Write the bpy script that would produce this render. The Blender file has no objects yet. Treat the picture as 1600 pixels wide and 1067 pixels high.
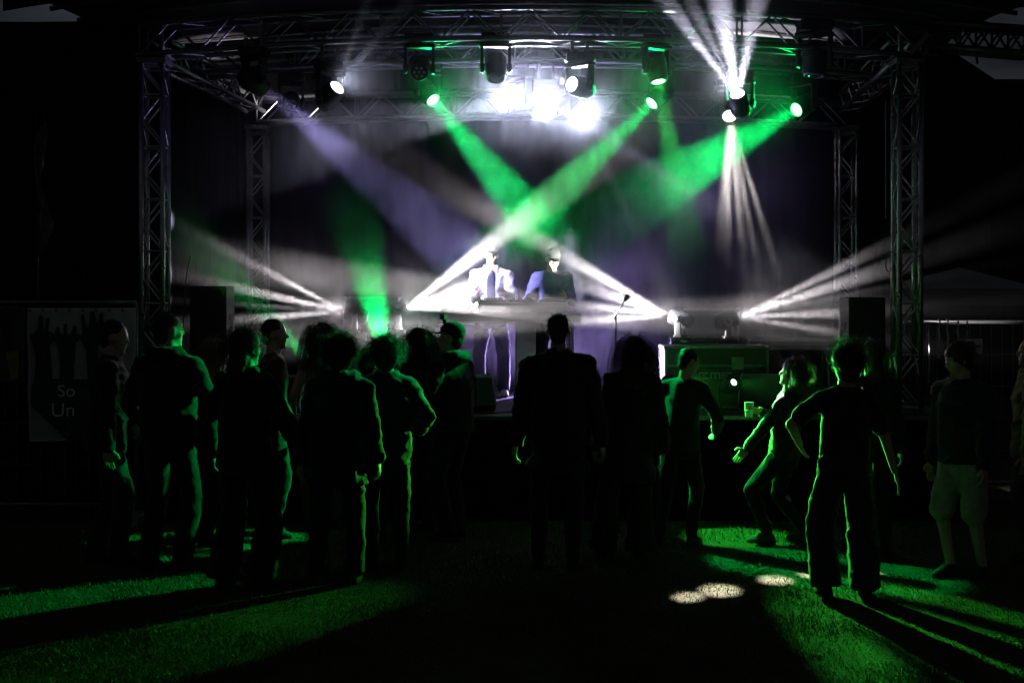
import bpy, bmesh, math, random
import numpy as np
from mathutils import Vector, Matrix, Quaternion, noise

R = math.radians
sc = bpy.context.scene
COL = sc.collection

# ------------------------------------------------------------------ camera, world, moon, exposure
FPX, HOR, CAMZ = 2100.0, 467.0, 1.96          # focal length / horizon in photo pixels, eye height in metres
cam_d = bpy.data.cameras.new('camera'); cam = bpy.data.objects.new('camera', cam_d); COL.objects.link(cam)
cam.location = (0, 0, CAMZ); cam.rotation_euler = (R(90), 0, 0)
cam_d.sensor_width = 36; cam_d.lens = 36 * FPX / 1600
cam_d.shift_y = -(533.5 - HOR) / 1600
cam_d.clip_end = 2000; cam_d.clip_start = 0.05
sc.camera = cam

w = bpy.data.worlds.new('World'); sc.world = w; w.use_nodes = True
nt = w.node_tree; nt.nodes.clear()
sky = nt.nodes.new('ShaderNodeTexSky'); sky.sky_type = 'NISHITA'; sky.sun_disc = False
sky.sun_elevation = R(4); sky.sun_rotation = R(200)
tc = nt.nodes.new('ShaderNodeTexCoord')
mp = nt.nodes.new('ShaderNodeMapping'); mp.inputs['Scale'].default_value = (2.2, 2.2, 6)
nz = nt.nodes.new('ShaderNodeTexNoise'); nz.inputs['Scale'].default_value = 2.6; nz.inputs['Detail'].default_value = 7
rp = nt.nodes.new('ShaderNodeMapRange'); rp.inputs['From Min'].default_value = .42; rp.inputs['From Max'].default_value = .66
rp.inputs['To Min'].default_value = .45; rp.inputs['To Max'].default_value = 1.5
tint = nt.nodes.new('ShaderNodeMix'); tint.data_type = 'RGBA'; tint.inputs[0].default_value = .82
tint.inputs[7].default_value = (3.0, 3.3, 4.3, 1)
mul = nt.nodes.new('ShaderNodeVectorMath'); mul.operation = 'SCALE'
bg = nt.nodes.new('ShaderNodeBackground'); bg.inputs['Strength'].default_value = .0055
wo = nt.nodes.new('ShaderNodeOutputWorld')
L = nt.links.new
L(tc.outputs['Generated'], mp.inputs['Vector']); L(mp.outputs[0], nz.inputs['Vector']); L(nz.outputs['Fac'], rp.inputs['Value'])
L(sky.outputs[0], tint.inputs[6]); L(tint.outputs[2], mul.inputs[0]); L(rp.outputs[0], mul.inputs['Scale'])
L(mul.outputs[0], bg.inputs['Color']); L(bg.outputs[0], wo.inputs['Surface'])

sun_d = bpy.data.lights.new('moon', 'SUN'); sun_d.energy = .003; sun_d.angle = R(.5); sun_d.color = (.8, .88, 1)
sun = bpy.data.objects.new('moon', sun_d); COL.objects.link(sun); sun.rotation_euler = (R(50), 0, R(-20)); sun.location = (0, -5, 20)

sc.view_settings.view_transform = 'Standard'; sc.view_settings.look = 'None'
sc.view_settings.exposure = 0; sc.view_settings.gamma = 1
sc.render.engine = 'CYCLES'
cy = sc.cycles
cy.use_denoising = True; cy.denoiser = 'OPENIMAGEDENOISE'; cy.use_adaptive_sampling = False
cy.max_bounces = 4; cy.diffuse_bounces = 2; cy.glossy_bounces = 2; cy.transmission_bounces = 2; cy.transparent_max_bounces = 6
cy.volume_bounces = 0; cy.volume_step_rate = 1.5; cy.volume_max_steps = 64
cy.sample_clamp_indirect = 3; cy.caustics_reflective = False; cy.caustics_refractive = False

def P(px, py, D):
    return Vector(((px - 800) * D / FPX, D, CAMZ - (py - HOR) * D / FPX))

# ------------------------------------------------------------------ materials
MATS = {}
def mat(name, col, rough=.6, metal=0., noise_amt=.0, nscale=8., bump=0., bscale=40., spec=.5, sheen=0., col2=None):
    if name in MATS: return MATS[name]
    m = bpy.data.materials.new(name); m.use_nodes = True; t = m.node_tree
    b = t.nodes['Principled BSDF']
    b.inputs['Base Color'].default_value = (*col, 1); b.inputs['Roughness'].default_value = rough
    b.inputs['Metallic'].default_value = metal; b.inputs['Specular IOR Level'].default_value = spec
    if sheen: b.inputs['Sheen Weight'].default_value = sheen; b.inputs['Sheen Roughness'].default_value = .5
    c = t.nodes.new('ShaderNodeTexCoord')
    if noise_amt or col2:
        n = t.nodes.new('ShaderNodeTexNoise'); n.inputs['Scale'].default_value = nscale; n.inputs['Detail'].default_value = 5
        t.links.new(c.outputs['Object'], n.inputs['Vector'])
        mx = t.nodes.new('ShaderNodeMix'); mx.data_type = 'RGBA'
        c2 = col2 if col2 else tuple(x * (1 - noise_amt) for x in col)
        mx.inputs[6].default_value = (*col, 1); mx.inputs[7].default_value = (*c2, 1)
        r = t.nodes.new('ShaderNodeMapRange'); r.inputs['From Min'].default_value = .38; r.inputs['From Max'].default_value = .62
        t.links.new(n.outputs['Fac'], r.inputs['Value']); t.links.new(r.outputs[0], mx.inputs[0])
        t.links.new(mx.outputs[2], b.inputs['Base Color'])
        rr = t.nodes.new('ShaderNodeMapRange'); rr.inputs['To Min'].default_value = max(.05, rough - .12); rr.inputs['To Max'].default_value = min(1, rough + .15)
        t.links.new(n.outputs['Fac'], rr.inputs['Value']); t.links.new(rr.outputs[0], b.inputs['Roughness'])
    if bump:
        n2 = t.nodes.new('ShaderNodeTexNoise'); n2.inputs['Scale'].default_value = bscale; n2.inputs['Detail'].default_value = 4
        t.links.new(c.outputs['Object'], n2.inputs['Vector'])
        bp = t.nodes.new('ShaderNodeBump'); bp.inputs['Strength'].default_value = bump; bp.inputs['Distance'].default_value = .01
        t.links.new(n2.outputs['Fac'], bp.inputs['Height']); t.links.new(bp.outputs[0], b.inputs['Normal'])
    MATS[name] = m; return m
def emat(name, col, s, core=(1, 1, 1), score=4.):
    """clear glass of a lit lamp: glows white in the middle and in the lamp's colour at the rim, and lets the beam through"""
    if name in MATS: return MATS[name]
    m = bpy.data.materials.new(name); m.use_nodes = True; t = m.node_tree; t.nodes.clear(); N = t.nodes.new; K = t.links.new
    c = N('ShaderNodeTexCoord'); sp = N('ShaderNodeSeparateXYZ'); K(c.outputs['Object'], sp.inputs[0]); cb = N('ShaderNodeCombineXYZ'); K(sp.outputs[0], cb.inputs[0]); K(sp.outputs[1], cb.inputs[1])
    ln = N('ShaderNodeVectorMath'); ln.operation = 'LENGTH'; K(cb.outputs[0], ln.inputs[0])
    mr = N('ShaderNodeMapRange'); mr.interpolation_type = 'SMOOTHSTEP'; mr.inputs['From Min'].default_value = .030; mr.inputs['From Max'].default_value = .066; K(ln.outputs['Value'], mr.inputs['Value'])
    mx = N('ShaderNodeMix'); mx.data_type = 'RGBA'; mx.inputs[6].default_value = (*[q * score for q in core], 1); mx.inputs[7].default_value = (*[q * s for q in col], 1); K(mr.outputs[0], mx.inputs[0])
    e = N('ShaderNodeEmission'); K(mx.outputs[2], e.inputs[0]); e.inputs[1].default_value = 1
    o = N('ShaderNodeOutputMaterial'); tr = N('ShaderNodeBsdfTransparent'); ad = N('ShaderNodeAddShader')
    K(e.outputs[0], ad.inputs[0]); K(tr.outputs[0], ad.inputs[1]); K(ad.outputs[0], o.inputs[0])
    m.cycles.emission_sampling = 'NONE'
    MATS[name] = m; return m

ALU = mat('aluminium', (.25, .25, .27), .34, 1., .25, 14, .15, 60)
ALUD = mat('dull_aluminium', (.25, .25, .27), .5, .9, .3, 14)
BLK = mat('black_plastic', (.012, .012, .014), .5, 0, .3, 10, .1, 120)
BLKM = mat('black_steel', (.022, .022, .024), .5, .3, .3, 12)
DRAPE = mat('black_molton_cloth', (.0035, .0035, .006), .95, 0, .3, 3, .4, 90, .02)
TARP = mat('black_tarpaulin', (.012, .012, .014), .75, 0, .3, 1.5, .3, 6, .2)
ROOFM = mat('roof_tarpaulin', (.05, .05, .06), .7, 0, .25, 1.2, .3, 5, .3)
DECKM = mat('phenolic_ply_deck', (.035, .03, .028), .5, 0, .4, 6, .2, 50)
PLY = mat('case_laminate', (.03, .03, .033), .4, 0, .3, 9, .2, 140)
LENS_OFF = mat('dark_glass', (.03, .03, .04), .08, 0, 0, 8, 0, 40, .9)
WHITEP = mat('white_laminate', (.78, .77, .8), .4, 0, .08, 4)

# ------------------------------------------------------------------ mesh helpers
def tag(o, label=None, cat=None, group=None, kind=None):
    if label: o['label'] = label
    if cat: o['category'] = cat
    if group: o['group'] = group
    if kind: o['kind'] = kind
    return o
def empty(name, loc, label, cat, group=None, rz=0):
    o = bpy.data.objects.new(name, None); COL.objects.link(o); o.location = loc; o.rotation_euler = (0, 0, rz)
    o.empty_display_size = .1
    return tag(o, label, cat, group)
def link(name, me, parent=None, M=None):
    o = bpy.data.objects.new(name, me); COL.objects.link(o)
    if parent is not None: o.parent = parent
    if M is not None: o.matrix_basis = M
    return o
def fin(name, bm, m, parent=None, smooth=False, M=None, recalc=True):
    if recalc: bmesh.ops.recalc_face_normals(bm, faces=bm.faces)
    me = bpy.data.meshes.new(name); bm.to_mesh(me); bm.free()
    if smooth:
        me.polygons.foreach_set('use_smooth', [True] * len(me.polygons))
    if m: me.materials.append(m)
    return link(name, me, parent, M)
def box(bm, c, s, rot=None, bev=0.):
    r = bmesh.ops.create_cube(bm, size=1)['verts']
    M = Matrix.Translation(c) @ (rot.to_4x4() if rot else Matrix()) @ Matrix.Diagonal((*s, 1))
    bmesh.ops.transform(bm, matrix=M, verts=r)
    if bev:
        es = list({e for v in r for e in v.link_edges})
        bmesh.ops.bevel(bm, geom=es, offset=bev, segments=2, affect='EDGES', profile=.6)
def align(d):
    return Vector(d).normalized().to_track_quat('Z', 'Y').to_matrix()
def tube(bm, a, b, r0, r1=None, n=10, caps=True):
    a, b = Vector(a), Vector(b); r1 = r0 if r1 is None else r1; d = b - a
    M = Matrix.Translation((a + b) / 2) @ align(d).to_4x4()
    bmesh.ops.create_cone(bm, cap_ends=caps, segments=n, radius1=r0, radius2=r1, depth=d.length, matrix=M)
def path(bm, pts, r, n=8, closed=False, rads=None):
    pts = [Vector(p) for p in pts]; rings = []; up = Vector((0.13, .21, 1)).normalized()
    for i, p in enumerate(pts):
        d = (pts[min(i + 1, len(pts) - 1)] - pts[max(i - 1, 0)]).normalized()
        s = d.cross(up)
        if s.length < 1e-3: s = d.cross(Vector((1, 0, 0)))
        s.normalize(); t = s.cross(d); rr = rads[i] if rads else r
        rings.append([bm.verts.new(p + (s * math.cos(k * 2 * math.pi / n) + t * math.sin(k * 2 * math.pi / n)) * rr) for k in range(n)])
    for a, b in zip(rings, rings[1:]):
        for k in range(n): bm.faces.new((a[k], a[(k + 1) % n], b[(k + 1) % n], b[k]))
    bm.faces.new(rings[0][::-1]); bm.faces.new(rings[-1])
def lathe(bm, prof, n=24, M=Matrix(), cap=True):
    rings = []
    for r, z in prof:
        rings.append([bm.verts.new(M @ Vector((r * math.cos(2 * math.pi * k / n), r * math.sin(2 * math.pi * k / n), z))) for k in range(n)])
    for a, b in zip(rings, rings[1:]):
        for k in range(n): bm.faces.new((a[k], a[(k + 1) % n], b[(k + 1) % n], b[k]))
    if cap != 'none': bm.faces.new(rings[0][::-1])
    if cap is True: bm.faces.new(rings[-1])
def ellip(bm, c, r, rot=None, u=16, v=10):
    vs = bmesh.ops.create_uvsphere(bm, u_segments=u, v_segments=v, radius=1)['verts']
    bmesh.ops.transform(bm, matrix=Matrix.Translation(c) @ (rot.to_4x4() if rot else Matrix()) @ Matrix.Diagonal((*r, 1)), verts=vs)
def capsule(bm, a, b, r0, r1, n=12):
    tube(bm, a, b, r0, r1, n); ellip(bm, a, (r0,) * 3, None, n, 8); ellip(bm, b, (r1,) * 3, None, n, 8)
def loft(bm, secs, n=22):
    """closed loft through elliptical sections (centre, rx, ry, rotation matrix 3x3)"""
    rings = []
    for c, rx, ry, rot in secs:
        rings.append([bm.verts.new(Vector(c) + rot @ Vector((rx * math.cos(2 * math.pi * k / n), ry * math.sin(2 * math.pi * k / n), 0))) for k in range(n)])
    for a, b in zip(rings, rings[1:]):
        for k in range(n): bm.faces.new((a[k], a[(k + 1) % n], b[(k + 1) % n], b[k]))
    bm.faces.new(rings[0][::-1]); bm.faces.new(rings[-1])
def grid_obj(name, fn, nu, nv, m, parent=None, thick=0., smooth=True):
    bm = bmesh.new(); g = [[bm.verts.new(fn(i / nu, j / nv)) for j in range(nv + 1)] for i in range(nu + 1)]
    for i in range(nu):
        for j in range(nv): bm.faces.new((g[i][j], g[i + 1][j], g[i + 1][j + 1], g[i][j + 1]))
    if thick: bmesh.ops.solidify(bm, geom=bm.faces[:], thickness=thick)
    return fin(name, bm, m, parent, smooth)

# unit rod shared by all braces
_b = bmesh.new(); bmesh.ops.create_cone(_b, cap_ends=True, segments=8, radius1=1, radius2=1, depth=1)
ROD = bpy.data.meshes.new('brace_rod'); _b.to_mesh(ROD); _b.free(); ROD.materials.append(ALU)
ROD.polygons.foreach_set('use_smooth', [len(p.vertices) == 4 for p in ROD.polygons])
ALUT = mat('lit_aluminium', (.55, .55, .57), .3, 1., .25, 14, .15, 60)  # truss metal in a lighter colour, standing in for light on the towers
ROD_T = ROD.copy(); ROD_T.materials[0] = ALUT
def rod(name, a, b, r, parent, me=None):
    a, b = Vector(a), Vector(b); d = b - a
    return link(name, me or ROD, parent, Matrix.Translation((a + b) / 2) @ align(d).to_4x4() @ Matrix.Diagonal((r, r, d.length, 1)))

# ------------------------------------------------------------------ ground and lawn
DECKZ, SF, SB = .93, 11.9, 15.7
SXL, SXR = -3.62, 3.98
GM = mat('lawn_soil', (.035, .045, .018), .95, 0, .5, 5, .6, 30, .1, col2=(.06, .05, .028))
g = bmesh.new(); bmesh.ops.create_grid(g, x_segments=60, y_segments=60, size=150)
for v in g.verts:
    d = v.co.length
    if d < 30: v.co.z = 0
    else: v.co.z = noise.noise(v.co * .03) * min(1.5, (d - 30) * .03)
tag(fin('ground', g, GM, None, True), kind='structure')

def make_grass():
    rng = np.random.default_rng(4)
    N = 300000
    # nearer lawn denser in picture terms: sample depth by 1/D
    y0, y1 = 6.3, 13.2
    u = rng.random(N); Y = 1 / ((1 / y0) * (1 - u) + (1 / y1) * u)
    Y = np.where(rng.random(N) < .45, y0 + (y1 - y0) * rng.random(N), Y)
    X = (rng.random(N) * 2 - 1) * (.41 * Y + .35)
    # clumps
    cl = np.sin(X * 3.1 + np.sin(Y * 2.3) * 1.7) * np.sin(Y * 3.7 + np.sin(X * 1.9) * 1.3) + .5 * np.sin(X * 9 + 2) * np.sin(Y * 8.3)
    keep = rng.random(N) < (.72 + .25 * cl)
    X, Y, cl = X[keep], Y[keep], cl[keep]; n = len(X)
    tr = .5 + .5 * np.sin(X * 1.3 + 1.5 * np.sin(Y * 1.1)) * np.sin(Y * 1.7 + np.sin(X * .8)); h = (.012 + .03 * rng.random(n) ** 1.7) * (1 + .25 * cl) * (.6 + .6 * tr); wd = .0012 + .0012 * rng.random(n)
    wd *= (Y / 8.)
    th = rng.random(n) * 2 * np.pi; ln = rng.random(n) ** .8 * 1.1
    lx, ly = np.cos(th) * ln * h, np.sin(th) * ln * h
    px, py = -np.sin(th + rng.normal(0, .6, n)), np.cos(th + rng.normal(0, .6, n))
    V = np.zeros((n, 5, 3))
    for k, (f, q) in enumerate(((0, 1.), (0, -1.), (.55, .8), (.55, -.8), (1., 0))):
        V[:, k, 0] = X + lx * f ** 1.6 + px * wd * q; V[:, k, 1] = Y + ly * f ** 1.6 + py * wd * q
        V[:, k, 2] = h * f * (1 - .25 * f * ln) - .002
    idx = np.arange(n) * 5
    tris = np.stack([np.stack([idx, idx + 1, idx + 3], 1), np.stack([idx, idx + 3, idx + 2], 1), np.stack([idx + 2, idx + 3, idx + 4], 1)], 1).reshape(-1, 3)
    me = bpy.data.meshes.new('grass'); me.vertices.add(n * 5); me.vertices.foreach_set('co', V.reshape(-1))
    me.loops.add(len(tris) * 3); me.loops.foreach_set('vertex_index', tris.reshape(-1).astype(np.int32))
    me.polygons.add(len(tris)); me.polygons.foreach_set('loop_start', np.arange(0, len(tris) * 3, 3, dtype=np.int32))
    me.update(calc_edges=True)
    at = me.attributes.new('tone', 'FLOAT', 'POINT'); at.data.foreach_set('value', np.repeat(rng.random(n), 5).astype(np.float32))
    m = bpy.data.materials.new('grass_blade'); m.use_nodes = True; t = m.node_tree; b = t.nodes['Principled BSDF']
    a = t.nodes.new('ShaderNodeAttribute'); a.attribute_name = 'tone'
    cr = t.nodes.new('ShaderNodeValToRGB'); e = cr.color_ramp.elements
    e[0].color = (.035, .075, .018, 1); e[1].color = (.17, .14, .055, 1)
    e2 = cr.color_ramp.elements.new(.55); e2.color = (.06, .11, .025, 1); e3 = cr.color_ramp.elements.new(.82); e3.color = (.10, .13, .035, 1)
    t.links.new(a.outputs['Fac'], cr.inputs[0]); t.links.new(cr.outputs[0], b.inputs['Base Color'])
    b.inputs['Roughness'].default_value = .6; b.inputs['Specular IOR Level'].default_value = .18
    me.materials.append(m)
    tag(link('grass', me), 'short trampled lawn grass in front of the stage', 'grass', kind='stuff')
make_grass()

# ------------------------------------------------------------------ stage platform
stage = empty('stage', ((SXL + SXR) / 2, (SF + SB) / 2, 0), 'low black festival stage platform with skirted front', 'stage')
def rel(o, v): return Vector(v) - o.location
cx, cyy = stage.location.x, stage.location.y
bm = bmesh.new(); box(bm, (0, 0, 0), (1.24, .94, .045), None, .004)
pm = bpy.data.meshes.new('deck_panel'); bm.to_mesh(pm); bm.free(); pm.materials.append(DECKM)
nx, ny = 6, 4
for i in range(nx):
    for j in range(ny):
        o = link('deck_panel', pm, stage, Matrix.Translation((SXL + (i + .5) * (SXR - SXL) / nx - cx, SF + (j + .5) * (SB - SF) / ny - cyy, DECKZ - .0225)))
bm = bmesh.new(); box(bm, (0, SF - cyy - .012, DECKZ - .022), (SXR - SXL, .02, .035), None, .003); fin('front_edge_rail', bm, ALUD, stage)
for i in range(7):
    for yy in (SF + .15, SF + 1.9, SB - .15):
        bm = bmesh.new(); tube(bm, (SXL + .12 + i * (SXR - SXL - .24) / 6 - cx, yy - cyy, 0), (SXL + .12 + i * (SXR - SXL - .24) / 6 - cx, yy - cyy, DECKZ - .05), .024); fin('leg', bm, ALUD, stage, True)
def skirt(u, v):
    x = SXL + u * (SXR - SXL); f = math.sin(x * 26 + math.sin(x * 7) * 2) * .018 * (.4 + .6 * (1 - v))
    return Vector((x - cx, SF - .03 + f - cyy, .004 + v * (DECKZ - .05)))
grid_obj('skirt', skirt, 300, 6, DRAPE, stage)

# ------------------------------------------------------------------ drapes, roof, wing walls
def pleat(x, z, a=.05, k=9): return a * math.sin(x * k + 1.3 * math.sin(x * 2.1) + .25 * math.sin(z * 1.3)) + .015 * math.sin(x * 31 + z * .4)
def back(u, v):
    x = -4.2 + u * 8.75; z = .02 + v * 4.95
    return Vector((x, SB + .25 + pleat(x, z), z))
tag(grid_obj('backdrop_drape', back, 340, 8, DRAPE), 'black pleated cloth hanging across the back of the stage', 'drape')
def sideL(u, v):
    y = 12.6 + u * 3.2; x = -3.55 + .1 * (y - 12); return Vector((x + pleat(y, v, .04, 11), y, .02 + v * 4.5))
tag(grid_obj('side_drape', sideL, 120, 8, DRAPE), 'black cloth closing the left side of the stage', 'drape', 'cloths closing the stage sides')
def sideR(u, v):
    y = 14.3 + u * 1.6; x = 3.85 + .16 * (y - 13); return Vector((x + pleat(y, v, .04, 11), y, .02 + v * 4.5))
tag(grid_obj('side_drape', sideR, 120, 8, DRAPE), 'black cloth closing the right side of the stage', 'drape', 'cloths closing the stage sides')
# wing walls
def wingL(u, v):
    x = -8.5 + u * 5.2; z = .01 + v * 4.58
    return Vector((x, 12.75 + .05 * noise.noise(Vector((x * .7, 0, z * .5))) + .02 * math.sin(x * 5), z))
tag(grid_obj('wing_tarpaulin', wingL, 60, 30, TARP, None, .006), 'huge black tarpaulin wall at the left of the stage', 'tarpaulin', 'tarpaulin wing walls')
# roof canopy (arched)
def archz(x, z0=0., sag=.16): return z0 - sag * ((x - .1) / 3.4) ** 2
def roof(u, v):
    x = -4.3 + u * 9.0; y = 11.35 + v * 4.75
    return Vector((x, y, archz(x, 4.86, .2) + .25 * math.sin(v * math.pi) + .03 * noise.noise(Vector((x, y, 0)))))
roof_o = grid_obj('roof_canopy', roof, 60, 24, ROOFM, None, .008)
tag(roof_o, 'dark arched tarpaulin roof stretched over the stage trusses', 'roof')
for k in range(6):
    bm = bmesh.new(); v = .08 + k * .165
    path(bm, [roof(u / 24, v) - Vector((0, 0, .045)) for u in range(25)], .025, 8); fin('roof_bow', bm, ALUD, roof_o, True)
def valance(u, v):
    x = -4.3 + u * 9.0; return Vector((x, 11.34 - .015 * math.sin(x * 6), archz(x, 4.87, .2) - .0 - v * .16 + .01))
grid_obj('front_valance', valance, 80, 3, TARP, roof_o, .006)

# ------------------------------------------------------------------ trusses
CH, BR = .024, .0095
def chord(name, pts, r, parent, n=12, m=None):
    bm = bmesh.new(); path(bm, pts, r, n); return fin(name, bm, m or ALU, parent, True)
def tower(x, y, z0, z1, label, c=.19):
    T = empty('truss_tower', (x, y, z0), label, 'truss', 'upright truss towers carrying the roof'); h = z1 - z0; a = c / 2
    cor = [(-a, -a), (a, -a), (a, a), (-a, a)]
    for p in cor: chord('chord', [(p[0], p[1], .02), (p[0], p[1], h)], CH, T, 12, ALUT)
    nb = max(2, round(h / .245)); st = (h - .1) / nb
    for f in range(4):
        p, q = cor[f], cor[(f + 1) % 4]
        for i in range(nb):
            A, B = (p, q) if (i + f // 2) % 2 else (q, p)
            rod('brace', (*A, .06 + i * st), (*B, .06 + (i + 1) * st), BR, T, ROD_T)
            if i % 2 == 0: rod('cross_bar', (*p, .06 + i * st), (*q, .06 + i * st), BR, T, ROD_T)
        rod('cross_bar', (*p, h - .03), (*q, h - .03), BR * 1.3, T, ROD_T)
    bm = bmesh.new(); box(bm, (0, 0, .008), (.34, .34, .016), None, .003); fin('base_plate', bm, BLKM, T)
    bm = bmesh.new(); box(bm, (0, 0, h + .03), (c + .07, c + .07, .05), None, .006); fin('top_plate', bm, ALUD, T)
    return T
TF = 12.05
ZT = 4.42
tower((242 - 800) * TF / FPX, TF, DECKZ + .002, 4.05, 'front left aluminium truss tower beside the hands banner')
tower((1417 - 800) * TF / FPX, TF, DECKZ + .002, 4.05, 'front right aluminium truss tower lit green and white')
TB = 15.15
tower((403 - 800) * TB / FPX, TB, DECKZ + .002, 3.85, 'rear left truss tower, faint and lavender, behind the left speaker')
tower((1322 - 800) * TB / FPX, TB, DECKZ + .002, 3.85, 'rear right truss tower, bluish, behind the right speaker')
def beam_truss(y, xa, xb, ztop, label, sag, c=.27, skew=0.):
    T = empty('roof_truss', ((xa + xb) / 2, y, ztop - c), label, 'truss', 'horizontal trusses under the stage roof'); x0 = T.location.x; a = c / 2
    def zz(x): return -sag * ((x - .1) / 3.3) ** 2
    def pt(x, yy, top): return Vector((x - x0, yy, (c if top else 0) + zz(x)))
    n = 20
    for yy in (-a, a):
        for top in (0, 1): chord('chord', [pt(xa + (xb - xa) * i / n, yy, top) for i in range(n + 1)], CH, T)
    nb = round((xb - xa) / .27)
    for i in range(nb):
        xs, xe = xa + (xb - xa) * i / nb, xa + (xb - xa) * (i + 1) / nb; e = i % 2
        for yy in (-a, a):
            rod('brace', pt(xs, yy, e), pt(xe, yy, 1 - e), BR, T)
            if i % 4 == 0: rod('cross_bar', pt(xs, yy, 0), pt(xs, yy, 1), BR, T)
        for top in (0, 1):
            rod('brace', pt(xs, -a if e else a, top), pt(xe, a if e else -a, top), BR, T)
    return T
XL, XR = (242 - 800) * TF / FPX, (1417 - 800) * TF / FPX
beam_truss(TF, XL - .1, XR + .1, 4.54, 'nearest arched aluminium truss across the stage front, carrying eight moving heads', .14)
TM = 13.1
beam_truss(TM, XL + .05, XR + .2, 4.53, 'middle arched truss behind the front lighting row', .14)
beam_truss(TB, -2.85, 3.75, 4.28, 'rear truss between the two back towers', .10)
# longitudinal side trusses
def long_truss(xa, xb, label):
    y0, y1 = TF + .15, TB - .15
    T = empty('side_truss', (xa, y0, 4.1), label, 'truss', 'side trusses running front to back'); c = .2
    d = Vector((xb - xa, y1 - y0, -.05)); n = 11
    for s in (-c / 2, c / 2):
        for z in (0, c): chord('chord', [(s, 0, z), Vector((s, 0, z)) + d], CH, T)
    for i in range(n):
        a, b = d * (i / n), d * ((i + 1) / n); e = i % 2
        for s in (-c / 2, c / 2): rod('brace', a + Vector((s, 0, c * e)), b + Vector((s, 0, c * (1 - e))), BR, T)
        for z in (0, c): rod('brace', a + Vector(((-c / 2) if e else c / 2, 0, z)), b + Vector(((c / 2) if e else -c / 2, 0, z)), BR, T)
long_truss(XL, (403 - 800) * TB / FPX, 'left side truss running back under the roof')
long_truss(XR, (1322 - 800) * TB / FPX, 'right side truss running back under the roof, lit green')
# corner gusset on the right front tower and outrigger truss
T = empty('corner_block', (XR, TF, 4.115), 'angled aluminium corner plate on top of the right front tower', 'bracket')
bm = bmesh.new()
pl = [(-.13, -.17, 0), (.13, -.17, .0), (.13, -.17, .22), (.0, -.17, .22)]
box(bm, (0, 0, .01), (.30, .30, .02), None, .004); fin('base_plate', bm, ALUD, T)
bm = bmesh.new(); box(bm, (.16, -.0, .1), (.012, .3, .2), Matrix.Rotation(R(25), 3, 'Y'), .003); fin('gusset_plate', bm, ALU, T)
bm = bmesh.new(); box(bm, (.06, -.165, .1), (.045, .012, .24), Matrix.Rotation(R(42), 3, 'Y'), .003); fin('gusset_plate', bm, ALU, T)
bm = bmesh.new(); tube(bm, (-.09, -.1, 0), (-.09, -.1, .3), .02); fin('pin', bm, ALU, T, True)
T = empty('corner_block', (XL, TF, 4.115), 'aluminium corner plate on top of the left front tower', 'bracket')
bm = bmesh.new(); box(bm, (0, 0, .01), (.30, .30, .02), None, .004); fin('base_plate', bm, ALUD, T)
bm = bmesh.new(); tube(bm, (.09, -.1, 0), (.09, -.1, .3), .02); fin('pin', bm, ALU, T, True)

def outrigger():
    A, B = P(1452, 34, 11.9), P(1680, 50, 11.2)
    T = empty('outrigger_truss', A, 'dark truss arm jutting out to the right of the roof against the sky', 'truss'); d = B - A; c = .21; n = 9
    off = [(0, 0, 0), (0, 0, -c), (0, .2, 0), (0, .2, -c)]
    for o in off:
        bm = bmesh.new(); path(bm, [Vector(o), Vector(o) + d], .028, 10); fin('chord', bm, BLKM, T, True)
    for i in range(n):
        a, b = d * (i / n), d * ((i + 1) / n)
        for yy in (0, .2):
            for (p, q) in ((0, -c), (-c, 0)):
                if yy and p == 0: continue
                bm = bmesh.new(); tube(bm, a + Vector((0, yy, p)), b + Vector((0, yy, q)), .011, n=8); fin('brace', bm, BLKM, T, True)
        bm = bmesh.new(); tube(bm, a, a + Vector((0, 0, -c)), .012, n=8); fin('cross_bar', bm, BLKM, T, True)
    bm = bmesh.new(); path(bm, [d * .33 + Vector((0, 0, -c)), d * .335 + Vector((.01, 0, -c - .13))], .012, 6); fin('loose_strap', bm, BLKM, T, True)
outrigger()

# ------------------------------------------------------------------ lighting fixtures
def rays(parent, pos, gobo, power, col):
    # a multi-ray head: one narrow spot per ray, given as (world target, angular radius, relative strength)
    for (tg, rad, st) in gobo:
        spot(parent, pos, Vector(tg) - parent.location - Vector(pos), math.degrees(rad), power * st, col, .02, .85)
def spot(parent, pos, aim, half, power, col, radius=.03, blend=.25):
    d = bpy.data.lights.new('lamp_beam', 'SPOT'); d.energy = power; d.color = col
    d.spot_size = 2 * R(half); d.spot_blend = blend; d.shadow_soft_size = radius
    o = bpy.data.objects.new('lamp_beam', d); COL.objects.link(o); o.parent = parent
    o.matrix_basis = Matrix.Translation(Vector(pos)) @ (-Vector(aim)).to_track_quat('Z', 'Y').to_matrix().to_4x4()
    return o

GREEN = (.0, 1., .16); GRASSG = (.06, 1., .07); WHITE = (.72, .76, 1.); WARM = (1., .92, .91); LAV = (.48, .42, 1.)
EM = {'g': emat('green_lens_glow', (.1, 1, .2), 1.6, (.75, 1, .8), 3), 'w': emat('white_lens_glow', (.8, .8, 1), 2., (1, 1, 1), 5), 'v': emat('lavender_lens_glow', (.4, .35, .9), .35, (.5, .45, 1), .8), 'off': LENS_OFF}

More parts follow.
